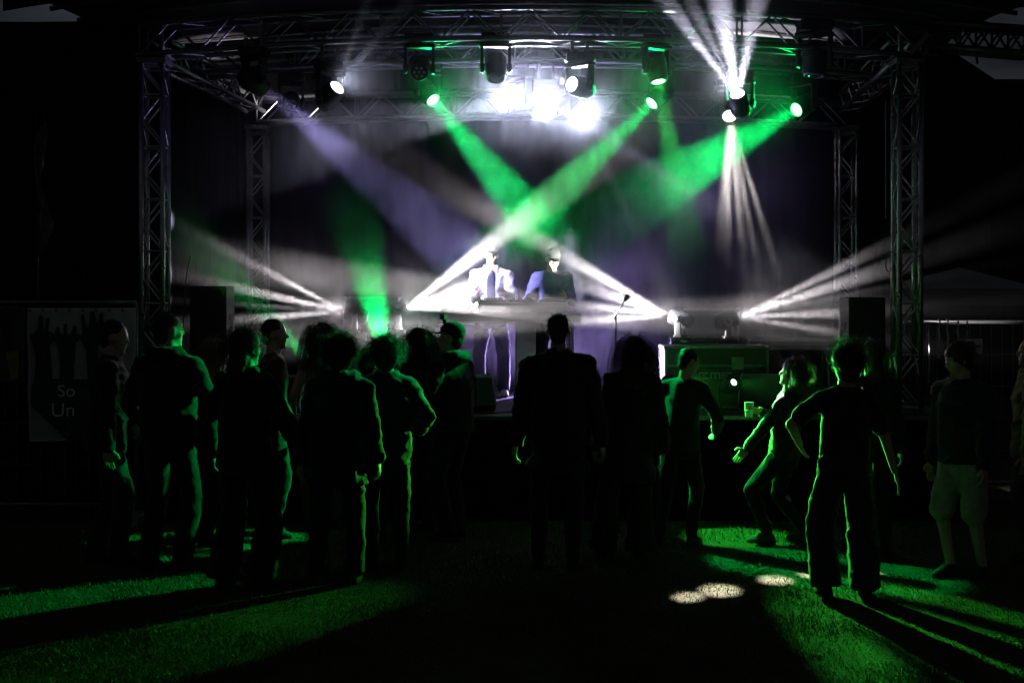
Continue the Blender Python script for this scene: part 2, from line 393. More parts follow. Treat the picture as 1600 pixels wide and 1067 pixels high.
def head_parts(T, hc, aim, lens, s=1., hang=True, top=None, leds=False):
    """moving-head fixture: base + clamps, yoke arms, barrel head with lens; hc = head centre relative to T"""
    aim = Vector(aim).normalized(); q = aim.to_track_quat('Z', 'Y').to_matrix().to_4x4()
    flat = Vector((aim.x, aim.y, 0)); yaw = math.atan2(flat.x, -flat.y) if flat.length > .05 else 0
    Rz = Matrix.Rotation(yaw, 4, 'Z'); hc = Vector(hc); sg = 1 if hang else -1
    B = Matrix.Translation(hc) @ Rz
    # yoke arms
    for sx in (-1, 1):
        bm = bmesh.new(); box(bm, (sx * .125 * s, 0, sg * .07 * s), (.028 * s, .075 * s, .24 * s), None, .008)
        fin('yoke_arm', bm, BLK, T, True, B)
        bm = bmesh.new(); tube(bm, (sx * .10 * s, 0, 0), (sx * .145 * s, 0, 0), .035 * s, None, 14); fin('tilt_hub', bm, BLKM, T, True, B)
    bm = bmesh.new(); box(bm, (0, 0, sg * .195 * s), (.29 * s, .10 * s, .035 * s), None, .01); fin('yoke_bridge', bm, BLK, T, True, B)
    zb = sg * .255 * s
    bm = bmesh.new(); box(bm, (0, 0, zb), (.25 * s, .19 * s, .085 * s), None, .012); base = fin('base_housing', bm, BLK, T, False, Matrix.Translation(hc))
    bm = bmesh.new(); box(bm, (.02 * s, -.097 * s, zb), (.09 * s, .006, .035 * s), None, .002); fin('display', bm, LENS_OFF, base)
    for sx in (-1, 1):
        bm = bmesh.new(); tube(bm, (sx * .128 * s, 0, zb - .02), (sx * .14 * s, 0, zb + .02), .012); fin('carry_handle', bm, BLKM, base, True)
    if hang and top:
        for sx in (-.07, .07):
            bm = bmesh.new(); box(bm, (sx, 0, (zb + .04 * s + top - hc.z + .02) / 2), (.03, .045, max(.02, top + .02 - hc.z - zb - .04 * s)), None, .004)
            fin('clamp', bm, ALUD, T, False, Matrix.Translation(hc))
    # head barrel along aim
    bm = bmesh.new()
    lathe(bm, [(.045 * s, -.15 * s), (.08 * s, -.135 * s), (.092 * s, -.09 * s), (.095 * s, .0), (.092 * s, .06 * s), (.086 * s, .11 * s), (.076 * s, .13 * s), (.070 * s, .122 * s), (.0705 * s, .09 * s)], 24, Matrix(), False)
    hd = fin('head', bm, BLK, T, True, Matrix.Translation(hc) @ q)
    for k in range(5):
        bm = bmesh.new(); lathe(bm, [(.094 * s, -.09 * s + k * .018 * s), (.099 * s, -.088 * s + k * .018 * s), (.099 * s, -.083 * s + k * .018 * s), (.094 * s, -.081 * s + k * .018 * s)], 20, Matrix(), 'none'); fin('cooling_fin', bm, BLKM, hd, True)
    bm = bmesh.new(); lathe(bm, [(.002, .108 * s), (.069 * s, .108 * s), (.0695 * s, .112 * s), (.06 * s, .122 * s), (.03 * s, .130 * s), (.002, .132 * s)], 24)
    fin('lens', bm, EM[lens], hd, True)
    if leds:
        cells = [(0, 0)] + [(.042 * s * math.cos(k * math.pi / 3), .042 * s * math.sin(k * math.pi / 3)) for k in range(6)]
        for (u, v) in cells:
            bm = bmesh.new(); ellip(bm, (u, v, .128 * s), (.014 * s, .014 * s, .007 * s), None, 10, 6); fin('led_cell', bm, mat('led_cell_glass', (.25, .25, .3), .15, 0, 0), hd, True)
    return aim, hc + aim * .16 * s

def hanging(px, py, D, tgt, lens, label, half=8, power=0, col=WHITE, gobo=None, s=1., top=4.25, group='moving heads hung under the roof trusses', leds=False, blend=.3, glare=0):
    lp = P(px, py, D)
    aim = (Vector(tgt) - lp).normalized(); hc = lp - aim * .12 * s
    T = empty('moving_head', hc + Vector((0, 0, .3)), label, 'stage light', group)
    a, lo = head_parts(T, (0, 0, -.3), aim, lens, s, True, top - T.location.z, leds)
    if power and gobo: rays(T, lo - a * .08 * s, gobo, power, col)
    elif power: spot(T, lo - a * .27 * s, a, half, power, col, .03 * s, blend)
    if glare: spot(T, lo, (P(850, -40, 8.5) - lp), 32, glare * PW, col, .035 * s, 1.)   # added wide spot, makes a halo in the smoke round the lens
    return T
def standing(px, py, D, tgt, lens, label, half, power, col, gobo, plab, s=.85, blend=.3):
    lp = P(px, py, D); aim = (Vector(tgt) - lp).normalized(); hc = lp - aim * .12 * s
    z = hc.z - .3 * s
    T = empty('moving_head', (hc.x, hc.y, z), label, 'stage light', 'moving heads standing on stage plinths')
    a, lo = head_parts(T, (0, 0, .3 * s), aim, lens, s, False)
    rays(T, lo - a * .015 * s, gobo, power, col)
    spot(T, lo, a * .12 + Vector((0, -1, .12)), 30, 90 * PW, col, .03, 1.)   # added wide spot facing the viewer, for a glow at the lens
    # its plinth
    Q = empty('lamp_plinth', (hc.x, hc.y, DECKZ + .002), plab, 'plinth', 'plinths under the stage lamps')
    h = z - DECKZ - .004
    bm = bmesh.new(); box(bm, (0, 0, h / 2), (.32, .32, h), None, .008); fin('body', bm, PLY, Q)
    for sx in (-1, 1):
        for sy in (-1, 1):
            bm = bmesh.new(); box(bm, (sx * .158, sy * .158, h / 2), (.022, .022, h - .03), None, .003); fin('edge_profile', bm, BLKM, Q)
    return T

DF, DM = 11.98, 13.05
PW = 1.0
# front row, left to right
hanging(412, 140, DF, P(690, 365, 13.6), 'v', 'lavender moving head at the left end of the front row, pointing down to the right', 7, 5200 * PW, LAV)
hanging(527, 137, DF, P(640, 10, 11.3), 'w', 'white moving head second in the front row, throwing thin rays up to the right', 13, 3200 * PW, WHITE, [(P(575, 0, 11.4), .06, 1), (P(640, 0, 11.4), .08, 1), (P(700, 20, 11.4), .04, .6), ((-3.62, 11.6, 1.66), .05, .05)], glare=500)  # last ray is added to brighten the hands banner
hanging(655, 113, DF, P(655, 160, 11.2), 'off', 'unlit moving head with dark round lens, third in the front row', leds=True)
hanging(775, 122, DF, P(780, 230, 11.6), 'off', 'unlit moving head above the white glare, fourth in the front row')
hanging(893, 132, DF, P(790, 100, 11.3), 'w', 'white moving head right above the glare, turned to the left, fifth in the front row', 9, 4000 * PW, WHITE, [(P(800, 98, 11.2), .10, 1), (P(820, 60, 11.2), .05, .8)], glare=700)
hanging(1029, 128, DF, (1.86, 11.05, 0), 'g', 'green moving head sixth in the front row, pointing down to the right', 6.5, 3400 * PW, (.03, 1, .1), glare=160)
hanging(1152, 147, DF, P(1118, 0, 11.2), 'w', 'white moving head fanning several bright rays up through the roof front', 34, 10000 * PW, (.85, .82, 1), [(P(1040, 0, 11.5), .08, 1), (P(1078, 0, 11.6), .08, .35), (P(1124, 0, 11.4), .14, .9), (P(1184, 0, 11.4), .12, .9), (P(1055, 30, 11.9), .04, .8)], s=.95, glare=300)
hanging(1272, 118, DF, P(1268, 300, 11.9), 'off', 'unlit moving head hanging straight down at the right end of the front row', s=1.15)
# second row, left to right
hanging(455, 163, DM, P(460, 230, 11.5), 'off', 'unlit moving head with a ring of small lenses, left in the second row', leds=True, s=.9)
hanging(677, 157, DM, P(835, 350, 12.0), 'g', 'green moving head left in the second row, pointing down to the right', 6.5, 5000 * PW, GREEN, glare=160)
hanging(798, 160, DM, P(420, 235, 11.5), 'w', 'dazzling white moving head pointing far left, at the left end of the glare', 8, 2600 * PW, WHITE, glare=1300)
hanging(853, 172, DM, P(830, 60, 9), 'w', 'added white moving head filling out the middle of the glare, facing the crowd', 24, 900 * PW, WHITE, glare=1000)  # extra head added to fill out the smeared white glare
hanging(908, 184, DM, P(1090, 350, 13.2), 'w', 'dazzling white moving head at the right end of the glare, pointing down to the right', 14, 1700 * PW, WHITE, [(P(1060, 290, 13.25), .11, 1), (P(1120, 380, 13.3), .05, .8), (P(980, 330, 13.1), .06, .6)], glare=1300)
hanging(1018, 162, DM, P(845, 330, 12.4), 'g', 'green moving head pointing down to the left towards the second performer', 6.5, 5000 * PW, GREEN, glare=160)
hanging(1140, 182, DM, (1.8, 9.6, .8), 'w', 'white moving head dropping a bundle of narrow rays straight down', 13, 24000 * PW, (1, .92, .84), [((1.16, 8.85, 0), .022, .8), ((1.40, 9.05, 0), .030, 1), ((1.84, 9.38, 0), .027, .9), ((2.14, 9.55, 0), .024, .8), ((2.55, 9.6, 0), .024, .7)])
hanging(1244, 172, DM, P(1080, 265, 12.2), 'g', 'green moving head at the right end of the second row, pointing down to the left', 7.5, 5000 * PW, GREEN, glare=160)
# standing on plinths
standing(540, 487, 13.2, P(350, 440, 13.2), 'w', 'left white moving head throwing a fan of rays to the left', 24, 16000 * PW, WARM, [(P(400, 415, 13.35), .055, 1), (P(380, 452, 13.35), .065, 1), (P(380, 476, 13.35), .03, .5), (P(380, 499, 13.3), .06, .9)], 'leftmost black plinth, under the lamp fanning left')
standing(632, 482, 13.2, P(800, 425, 13.6), 'w', 'white moving head left of the mixing table throwing a wide fan to the right', 28, 23000 * PW, WARM, [(P(792, 362, 13.6), .105, 1), (P(768, 412, 14.1), .09, .10), (P(800, 422, 14.9), .075, 1), (P(805, 458, 14.9), .1, 1.3), (P(850, 488, 13.13), .085, .8)], 'black plinth left of the mixing table, under the brightest fan lamp')
standing(1048, 494, 13.2, P(880, 445, 13.6), 'w', 'white moving head right of the mixing table throwing a fan to the left', 26, 19000 * PW, WARM, [(P(848, 380, 13.7), .08, 1), (P(862, 405, 14.05), .085, .2), (P(855, 428, 14.9), .07, 1.1), (P(870, 472, 13.2), .065, .9), (P(900, 502, 13.13), .075, .7)], 'black plinth right of the mixing table, behind the lettered case')
standing(1151, 496, 13.2, P(1340, 445, 13.2), 'w', 'rightmost white moving head throwing a fan of rays to the right', 26, 16000 * PW, WARM, [(P(1380, 386, 13.4), .055, 1), (P(1370, 425, 13.35), .075, 1), (P(1330, 460, 13.35), .03, .5), (P(1320, 489, 13.35), .06, 1), (P(1310, 520, 13.3), .06, .6)], 'rightmost black plinth, under the lamp fanning right')

def par(px, py, D, tgt, lens, label, half, power, col, spill=None, s=1., spill2=None):
    lp = P(px, py, D); aim = (Vector(tgt) - lp).normalized(); hc = lp - aim * .06 * s
    T = empty('floor_par_lamp', (hc.x, hc.y, DECKZ + .002), label, 'stage light', 'small par lamps standing on the stage floor')
    face = (aim * .8 + Vector((0, -1, .1))).normalized(); hc = lp - face * .06 * s; T.location = (hc.x, hc.y, DECKZ + .002)
    z = hc.z - DECKZ; q = face.to_track_quat('Z', 'Y').to_matrix().to_4x4()
    bm = bmesh.new(); lathe(bm, [(.03 * s, -.1 * s), (.06 * s, -.085 * s), (.075 * s, -.03 * s), (.08 * s, .05 * s), (.085 * s, .07 * s), (.078 * s, .066 * s)], 22)
    hd = fin('can', bm, BLK, T, True, Matrix.Translation((0, 0, z)) @ q)
    bm = bmesh.new(); lathe(bm, [(.002, .055 * s), (.072 * s, .055 * s), (.06 * s, .064 * s), (.002, .068 * s)], 22); fin('lens', bm, EM[lens], hd, True)
    bm = bmesh.new(); yz = max(.0, z)
    path(bm, [(-.1 * s, 0, z), (-.1 * s, 0, z * .45), (-.07 * s, 0, .012), (.07 * s, 0, .012), (.1 * s, 0, z * .45), (.1 * s, 0, z)], .011 * s, 8); fin('floor_yoke', bm, BLKM, T, True)
    bm = bmesh.new(); box(bm, (0, 0, .006), (.2 * s, .16 * s, .012), None, .003); fin('foot_plate', bm, BLKM, T)
    lo = Vector((0, 0, z)) + face * .085 * s
    if power: spot(T, lo, aim, half, power, col, .04, .4)
    if spill: spot(T, lo + Vector((0, -.02, 0)), (Vector(spill[0]) - (T.location + lo)).normalized(), spill[1], spill[2], GRASSG, .035, 1.)
    if spill2: spot(T, lo + Vector((0, -.02, 0)), (Vector(spill2[0]) - (T.location + lo)).normalized(), spill2[1], spill2[2], GRASSG, .035, .8)
    return T
par(1047, 598, 12.15, P(1040, 300, 11.85), 'g', 'green floor par lamp shining straight up beside the capped child', 6, 300 * PW, GREEN, ((-2.6, 7.0, .4), 12.5, 1500 * PW), spill2=((2.55, 8.3, .75), 19, 3000 * PW))
par(1146, 598, 12.15, P(1270, 490, 12.0), 'g', 'green floor par lamp leaning right in front of the lettered flight case', 5, 220 * PW, GREEN, ((3.1, 9.3, 1.05), 15, 1500 * PW))
par(607, 575, 12.9, P(556, 345, 11.0), 'g', 'green floor par lamp hidden behind the crowd, beaming up left of the table', 6.5, 11000 * PW, GREEN)
par(500, 580, 12.9, P(300, 372, 11.2), 'g', 'green floor par lamp at the left, beaming up to the left', 5.5, 4200 * PW, GREEN)
par(850, 585, 15.0, P(835, 500, 13.6), 'v', 'lavender floor par lamp behind the mixing table', 46, 700 * PW, (.5, .36, 1.))
par(720, 585, 15.1, P(760, 470, 15.8), 'v', 'lavender floor par lamp washing the backdrop', 46, 60 * PW, (.4, .4, 1.))

# ------------------------------------------------------------------ smoke drifting over the stage
def make_smoke():
    bm = bmesh.new(); box(bm, (.3, 13.3, 3.0), (11.5, 4.9, 4.1))
    m = bpy.data.materials.new('stage_smoke'); m.use_nodes = True; t = m.node_tree; t.nodes.clear()
    v = t.nodes.new('ShaderNodeVolumePrincipled'); v.inputs['Color'].default_value = (.93, .93, .97, 1); v.inputs['Anisotropy'].default_value = .15
    o = t.nodes.new('ShaderNodeOutputMaterial'); t.links.new(v.outputs[0], o.inputs['Volume'])
    c = t.nodes.new('ShaderNodeTexCoord')
    n = t.nodes.new('ShaderNodeTexNoise'); n.inputs['Scale'].default_value = 1.25; n.inputs['Detail'].default_value = 3; n.inputs['Roughness'].default_value = .55
    t.links.new(c.outputs['Object'], n.inputs['Vector'])
    r = t.nodes.new('ShaderNodeMapRange'); r.inputs['From Min'].default_value = .36; r.inputs['From Max'].default_value = .68; r.inputs['To Min'].default_value = .1; r.inputs['To Max'].default_value = 1.75
    t.links.new(n.outputs['Fac'], r.inputs['Value'])
    # thins out towards the edges of the cloud
    s = t.nodes.new('ShaderNodeSeparateXYZ'); t.links.new(c.outputs['Generated'], s.inputs[0])
    def edge(out, wdt):
        a = t.nodes.new('ShaderNodeMath'); a.operation = 'PINGPONG'; a.inputs[1].default_value = .5; t.links.new(out, a.inputs[0])
        b = t.nodes.new('ShaderNodeMapRange'); b.interpolation_type = 'SMOOTHSTEP'; b.inputs['From Max'].default_value = wdt; t.links.new(a.outputs[0], b.inputs['Value']); return b.outputs[0]
    e1, e2, e3 = edge(s.outputs[0], .3), edge(s.outputs[1], .3), edge(s.outputs[2], .1)
    def mulm(a, b):
        k = t.nodes.new('ShaderNodeMath'); k.operation = 'MULTIPLY'; t.links.new(a, k.inputs[0])
        if isinstance(b, float): k.inputs[1].default_value = b
        else: t.links.new(b, k.inputs[1])
        return k.outputs[0]
    # denser puffs put where the beams should glow, so they fade elsewhere
    tot = None
    for (c0, sg, am) in ((P(712, 440, 13.5), .62, 2.9), (P(950, 455, 13.5), .66, 2.6), (P(825, 310, 12.5), .62, 2.4), (P(588, 465, 12.7), .5, 3.2), (P(870, 185, 12.7), .65, 1.5), (P(1090, 235, 12.5), .7, 2.),
                         (P(465, 465, 13.2), .5, 2.), (P(1225, 465, 13.2), .6, 2.), (P(1155, 290, 12.9), .62, 1.6), (P(560, 220, 12.4), .75, 1.1), (P(720, 220, 12.7), .6, 1.2), (P(1130, 30, 11.6), .6, 2.), (P(340, 400, 12.4), .45, 1.4), (P(835, 560, 14.4), .5, 2.2)):
        ds = t.nodes.new('ShaderNodeVectorMath'); ds.operation = 'DISTANCE'; ds.inputs[1].default_value = c0; t.links.new(c.outputs['Object'], ds.inputs[0])
        q = mulm(ds.outputs['Value'], ds.outputs['Value']); q = mulm(q, -1. / (sg * sg))
        ex = t.nodes.new('ShaderNodeMath'); ex.operation = 'EXPONENT'; t.links.new(q, ex.inputs[0])
        ad = t.nodes.new('ShaderNodeMath'); ad.operation = 'MULTIPLY_ADD'; t.links.new(ex.outputs[0], ad.inputs[0]); ad.inputs[1].default_value = am
        if tot is None: ad.inputs[2].default_value = .055
        else: t.links.new(tot, ad.inputs[2])
        tot = ad.outputs[0]
    t.links.new(mulm(mulm(mulm(mulm(mulm(r.outputs[0], e1), e2), e3), tot), .07), v.inputs['Density'])
    ob = fin('stage_smoke', bm, m)
    tag(ob, 'thin theatrical smoke drifting over the stage and catching the beams', 'smoke', kind='stuff')
make_smoke()

# ------------------------------------------------------------------ people
def remesh(bm, voxel, smooth_it=4, fac=.5):
    me = bpy.data.meshes.new('tmp'); bm.to_mesh(me); bm.free()
    o = bpy.data.objects.new('tmp', me); COL.objects.link(o)
    m = o.modifiers.new('r', 'REMESH'); m.mode = 'VOXEL'; m.voxel_size = voxel
    if smooth_it:
        s = o.modifiers.new('s', 'SMOOTH'); s.factor = fac; s.iterations = smooth_it
    dg = bpy.context.evaluated_depsgraph_get(); dg.update()
    out = bpy.data.meshes.new_from_object(o.evaluated_get(dg))
    bpy.data.objects.remove(o); bpy.data.meshes.remove(me)
    out.polygons.foreach_set('use_smooth', [True] * len(out.polygons))
    return out
def folds(me, amp, seed, k=1.):
    n = len(me.vertices); co = np.zeros(n * 3); me.vertices.foreach_get('co', co); co = co.reshape(-1, 3)
    nr = np.zeros(n * 3); me.vertices.foreach_get('normal', nr); nr = nr.reshape(-1, 3)
    rng = np.random.default_rng(seed); d = np.zeros(n)
    wx = .5 * np.sin(co @ rng.normal(0, 6, 3) + rng.random() * 6)
    for i in range(6):
        f = rng.normal(0, 1, 3); f[2] *= 1.5; f /= np.linalg.norm(f); f *= (9 + 7 * i) * k
        ph = co @ f + rng.random() * 6.28 + 2.2 * np.sin(co @ rng.normal(0, 5, 3) + rng.random() * 6) + wx * 2
        d += (1 - np.abs(np.sin(ph))) ** 2 * (1 / (1 + .35 * i))
    co += nr * ((d - d.mean()) * amp)[:, None]
    me.vertices.foreach_set('co', co.reshape(-1)); me.update()
def ik(a, b, l1, l2, pole):
    a, b = Vector(a), Vector(b); d = b - a; L_ = min(d.length, (l1 + l2) * .999); dn = d.normalized(); b = a + dn * L_
    x = (l1 * l1 - l2 * l2 + L_ * L_) / (2 * L_); h = math.sqrt(max(l1 * l1 - x * x, 0))
    p = Vector(pole) - dn * Vector(pole).dot(dn); p.normalize()
    return a + dn * x + p * h, b

SKIN = mat('skin', (.5, .33, .26), .55, 0, .12, 20, .1, 200, .4)
EYEM = mat('eye', (.6, .58, .56), .2)
CLOTH = {
 'black': (.012, .012, .013), 'charcoal': (.028, .028, .032), 'navy': (.016, .018, .03), 'grey': (.07, .07, .075), 'denim': (.03, .04, .07),
 'maroon': (.11, .025, .03), 'beige': (.34, .32, .29), 'white': (.72, .72, .74), 'olive': (.04, .045, .03), 'yellow': (.12, .10, .025), 'bluegrey': (.14, .16, .24), 'brown': (.05, .035, .025), 'pinkish': (.2, .13, .12)}
def cloth(c): return mat('cloth_' + c, CLOTH[c], .85, 0, .25, 12, .35, 260, .25, .12)
HAIRC = {'dark': (.012, .009, .007), 'brown': (.05, .03, .018), 'fair': (.22, .15, .08)}
def hairm(c): return mat('hair_' + c, HAIRC[c], .55, 0, .3, 30, 0, 40, .4)

def hand(bm, wrist, fdir, palm_n, s, curl=.35, side=1):
    f = Vector(fdir).normalized(); n = Vector(palm_n); n = (n - f * n.dot(f)).normalized(); sd = f.cross(n) * side
    M3 = Matrix((sd, f, n)).transposed()
    ellip(bm, Vector(wrist) + f * .045 * s, (.040 * s, .056 * s, .016 * s), M3, 12, 8)
    for i, (u, ln) in enumerate(((-.029, .068), (-.010, .08), (.010, .075), (.028, .058))):
        b0 = Vector(wrist) + f * .085 * s + sd * u * s
        c1 = curl * (.8 + .15 * i); d1 = (f * math.cos(c1) + n * math.sin(c1)).normalized(); d2 = (f * math.cos(c1 * 2.3) + n * math.sin(c1 * 2.3)).normalized()
        b1 = b0 + d1 * ln * .5 * s; b2 = b1 + d2 * ln * .55 * s
        path(bm, [b0 - f * .02 * s, b0, b1, b2, b2 + d2 * .004 * s], .008 * s, 7, rads=[.009 * s, .0088 * s, .0082 * s, .007 * s, .003 * s])
    t0 = Vector(wrist) + f * .025 * s - sd * .032 * s; t1 = t0 + (f * .6 - sd * .75 + n * .3).normalized() * .04 * s; t2 = t1 + (f * .9 - sd * .25 + n * .4).normalized() * .034 * s
    path(bm, [t0 + sd * .01 * s, t0, t1, t2, t2 + (t2 - t1) * .1], .009 * s, 7, rads=[.011 * s, .011 * s, .0098 * s, .008 * s, .003 * s])

PCOUNT = 0
def person(label, pos, H, yaw=0, lean=(0, 0), feet=((-.11, 0), (.11, 0)), hands=None, poles=((-.6, -.7, 0), (.6, -.7, 0)), crouch=0., head=(0, 0, 0), twist=0.,
           top='jacket', topc='black', bottom='trousers', botc='black', hair='short', hairc='dark', build=1., shoec='black', hood=False, z0=0., sex='m', hem=None,
           group='people watching from the lawn', foot_yaw=(.15, -.15), curl=.4, extras=None, folds_amp=.0095):
    """local frame: +Y is where the person faces, +X their right, metres at 1.75 m then scaled"""
    global PCOUNT; PCOUNT += 1; seed = PCOUNT * 17; rnd = random.Random(seed)
    s = H / 1.75
    T = empty('person', (pos[0], pos[1], z0), label, 'person', group, yaw)
    def S(v): return Vector(v) * s
    pel = Vector((0, 0, .93 - crouch)); wsh = 1. if sex == 'm' else .88
    lx, ly = lean; tw = Matrix.Rotation(twist, 3, 'Z')
    up = Vector((lx, ly, math.sqrt(max(.01, 1 - lx * lx - ly * ly))))
    def sp(h): return pel + up * (h - .93)                          # a point on the spine for standing height h
    tilt = Vector((0, 0, 1)).rotation_difference(up).to_matrix()
    def tor(h): return tilt @ Matrix.Rotation(twist * min(1, max(0, (h - .93) / .4)), 3, 'Z')
    sh = [sp(1.395) + tor(1.4) @ Vector((k * .172 * wsh * build ** .6, -.005, 0)) for k in (-1, 1)]
    hip = [pel + Vector((k * .088, 0, -.02)) for k in (-1, 1)]
    hd0 = sp(1.525)
    HR = tilt @ Matrix.Rotation(head[0], 3, 'Z') @ Matrix.Rotation(head[1], 3, 'X') @ Matrix.Rotation(head[2], 3, 'Y')
    def hp(x, y, z): return hd0 + HR @ Vector((x, y, z - 1.525))
    if hands is None: hands = ((-.27, .04, .80), (.27, .04, .80))
    arms = []
    for k in (0, 1):
        e, wv = ik(sh[k], Vector(hands[k]) - Vector((0, 0, crouch)), .29, .255, poles[k]); arms.append((sh[k], e, wv))
    legs = []
    for k in (0, 1):
        fx, fy = feet[k][:2]; lift = feet[k][2] if len(feet[k]) > 2 else 0
        kn, an = ik(hip[k], (fx, fy - .03, .085 + lift), .43, .42, (.25 * (k * 2 - 1), 1, 0)); legs.append((hip[k], kn, an))
    # ---- body
    bm = bmesh.new(); b = build
    secs = [(.80, .12, .10), (.86, .158, .112), (.95, .155, .108), (1.08, .132 * b, .10 * b), (1.2, .145 * b, .108 * b), (1.30, .16 * wsh * b ** .8, .112 * b), (1.38, .15 * wsh * b ** .6, .092), (1.44, .10, .072), (1.48, .062, .06), (1.56, .054, .056)]
    loft(bm, [(S(sp(h)), rx * s, ry * s, tor(h)) for h, rx, ry in secs])
    ellip(bm, S(hp(0, -.004, 1.650)), S((.074, .094, .098)), HR); ellip(bm, S(hp(0, .034, 1.585)), S((.054, .058, .068)), HR)
    ellip(bm, S(hp(0, .078, 1.535)), S((.024, .02, .02)), HR); ellip(bm, S(hp(0, .07, 1.665)), S((.055, .022, .018)), HR)
    capsule(bm, S(hp(0, .088, 1.65)), S(hp(0, .108, 1.612)), .008 * s, .014 * s, 8); ellip(bm, S(hp(0, .086, 1.575)), S((.025, .013, .011)), HR)
    for k in (-1, 1):
        ellip(bm, S(hp(k * .078, -.005, 1.625)), S((.011, .021, .032)), HR); ellip(bm, S(hp(k * .04, .06, 1.605)), S((.022, .022, .024)), HR)
    for k in (0, 1):
        a, e, wv = arms[k]; capsule(bm, S(a), S(e), .048 * s, .039 * s); capsule(bm, S(e), S(wv), .038 * s, .026 * s)
        ellip(bm, S(a), S((.055, .052, .052))); capsule(bm, S(sp(1.455)), S(a + Vector((0, 0, .012))), .048 * s, .04 * s)
        a, e, wv = legs[k]; capsule(bm, S(a), S(e), .08 * s, .054 * s); capsule(bm, S(e), S(wv), .053 * s, .036 * s)
        ellip(bm, S(e.lerp(wv, .3) - Vector((0, .008, 0))), S((.048, .05, .1)))
        fy = foot_yaw[k]; fd = Matrix.Rotation(-fy * -1, 3, 'Z') @ Vector((0, 1, 0))
        capsule(bm, S(wv) - Vector((0, 0, .045 * s)), S(wv + fd * .12) - Vector((0, 0, .055 * s)), .034 * s, .03 * s)
    me = remesh(bm, .0125 * s, 3)
    hb = bmesh.new(); hb.from_mesh(me)
    for k in (0, 1):
        a, e, wv = arms[k]; fd = (wv - e).normalized(); inward = Vector((1 - 2 * k, .35, 0))
        hand(hb, S(wv), fd, inward, s, curl, 1 - 2 * k)
    hb.to_mesh(me); hb.free(); me.polygons.foreach_set('use_smooth', [True] * len(me.polygons))
    me.name = 'body'; me.materials.append(SKIN); link('body', me, T)
    for k in (-1, 1):
        eb = bmesh.new(); ellip(eb, S(hp(k * .031, .079, 1.638)), S((.013, .011, .009)), HR, 10, 8); fin('eye', eb, EYEM, T, True)
    # ---- top
    bm = bmesh.new(); t = {'jacket': .03, 'coat': .032, 'tee': .016, 'shirt': .02, 'hoodie': .032, 'vest': .016}[top]
    hz = hem if hem else {'jacket': .80, 'coat': .50, 'tee': .84, 'shirt': .82, 'hoodie': .83, 'vest': .9}[top]
    ss = []
    if hz < .8:
        kx = (legs[0][1].x + legs[1][1].x) / 2 * .5; ky = (legs[0][1].y + legs[1][1].y) / 2 * .6
        for h in (hz, (hz + .8) / 2):
            f = (.93 - h) / .43; ss.append((Vector((kx * f, ky * f, h - crouch * .6)), .205 + .03 * f, .15 + .03 * f, Matrix.Identity(3)))
    for h, rx, ry in secs:
        if h < hz or h > 1.46: continue
        ss.append((sp(h), rx + t + (.012 if h < 1.1 else 0), ry + t + (.012 if h < 1.1 else 0), tor(h)))
    ss.append((sp(1.475), .08, .075, tor(1.4)))
    loft(bm, [(S(c), rx * s, ry * s, r) for c, rx, ry, r in ss])
    for k in (0, 1):
        a, e, wv = arms[k]; ta = t * .9; ellip(bm, S(a), S((.052 + ta, .05 + ta, .046 + ta))); capsule(bm, S(sp(1.445)), S(a + Vector((0, 0, .012))), (.05 + ta * .6) * s, (.04 + ta * .7) * s)
        if top == 'vest': continue
        if top == 'tee': capsule(bm, S(a), S(a.lerp(e, .72)), (.05 + ta) * s, (.052 + ta) * s)
        else:
            capsule(bm, S(a), S(e), (.046 + ta) * s, (.04 + ta) * s); capsule(bm, S(e), S(e.lerp(wv, .93)), (.04 + ta) * s, (.03 + ta) * s)
    if hood:
        for k in range(9):
            q = math.pi * (k / 8) + math.pi; ellip(bm, S(sp(1.49) + tor(1.4) @ Vector((.105 * math.cos(q), .07 * math.sin(q) - .045, .01 * math.sin(q)))), S((.05, .045, .045)), None, 10, 8)
    elif top in ('jacket', 'coat'):
        for k in range(10):
            q = 2 * math.pi * k / 10; ellip(bm, S(sp(1.485) + tor(1.4) @ Vector((.072 * math.cos(q), .066 * math.sin(q), 0))), S((.026, .026, .032)), None, 10, 8)
    me = remesh(bm, .0135 * s, 4); folds(me, folds_amp * (1.2 if t > .025 else .7), seed, 1); me.name = 'top'; me.materials.append(cloth(topc))
    topo = link({'jacket': 'jacket', 'coat': 'coat', 'tee': 'shirt', 'shirt': 'shirt', 'hoodie': 'hooded_top', 'vest': 'sleeveless_top'}[top], me, T)
    # ---- bottom
    bm = bmesh.new()
    loft(bm, [(S(sp(h)), (rx + .016) * s, (ry + .016) * s, tor(.9)) for h, rx, ry in ((.79, .13, .11), (.86, .158, .115), (.95, .155, .11), (1.03, .14, .105))])
    for k in (0, 1):
        a, e, wv = legs[k]
        if bottom == 'shorts':
            capsule(bm, S(a), S(a.lerp(e, .95)), .104 * s, .098 * s)
        elif bottom == 'slim':
            capsule(bm, S(a), S(e), .094 * s, .07 * s); capsule(bm, S(e), S(e.lerp(wv, .4)), .07 * s, .066 * s); capsule(bm, S(e.lerp(wv, .4)), S(wv + Vector((0, 0, .01))), .066 * s, .05 * s)
        else:
            fl = {'trousers': (.07, .072), 'flared': (.085, .115), 'wide': (.1, .11)}[bottom]
            capsule(bm, S(a), S(e), .1 * s, (fl[0] + .008) * s)
            tube(bm, S(e), S(wv + Vector((0, .0, -.02))), (fl[0] + .008) * s, fl[1] * s, 14); ellip(bm, S(e), (fl[0] * s + .006 * s,) * 3)
    me = remesh(bm, .0135 * s, 4); folds(me, folds_amp * .8, seed + 3, 1); me.name = 'bottom'; me.materials.append(cloth(botc))
    link('shorts' if bottom == 'shorts' else 'trousers', me, T)
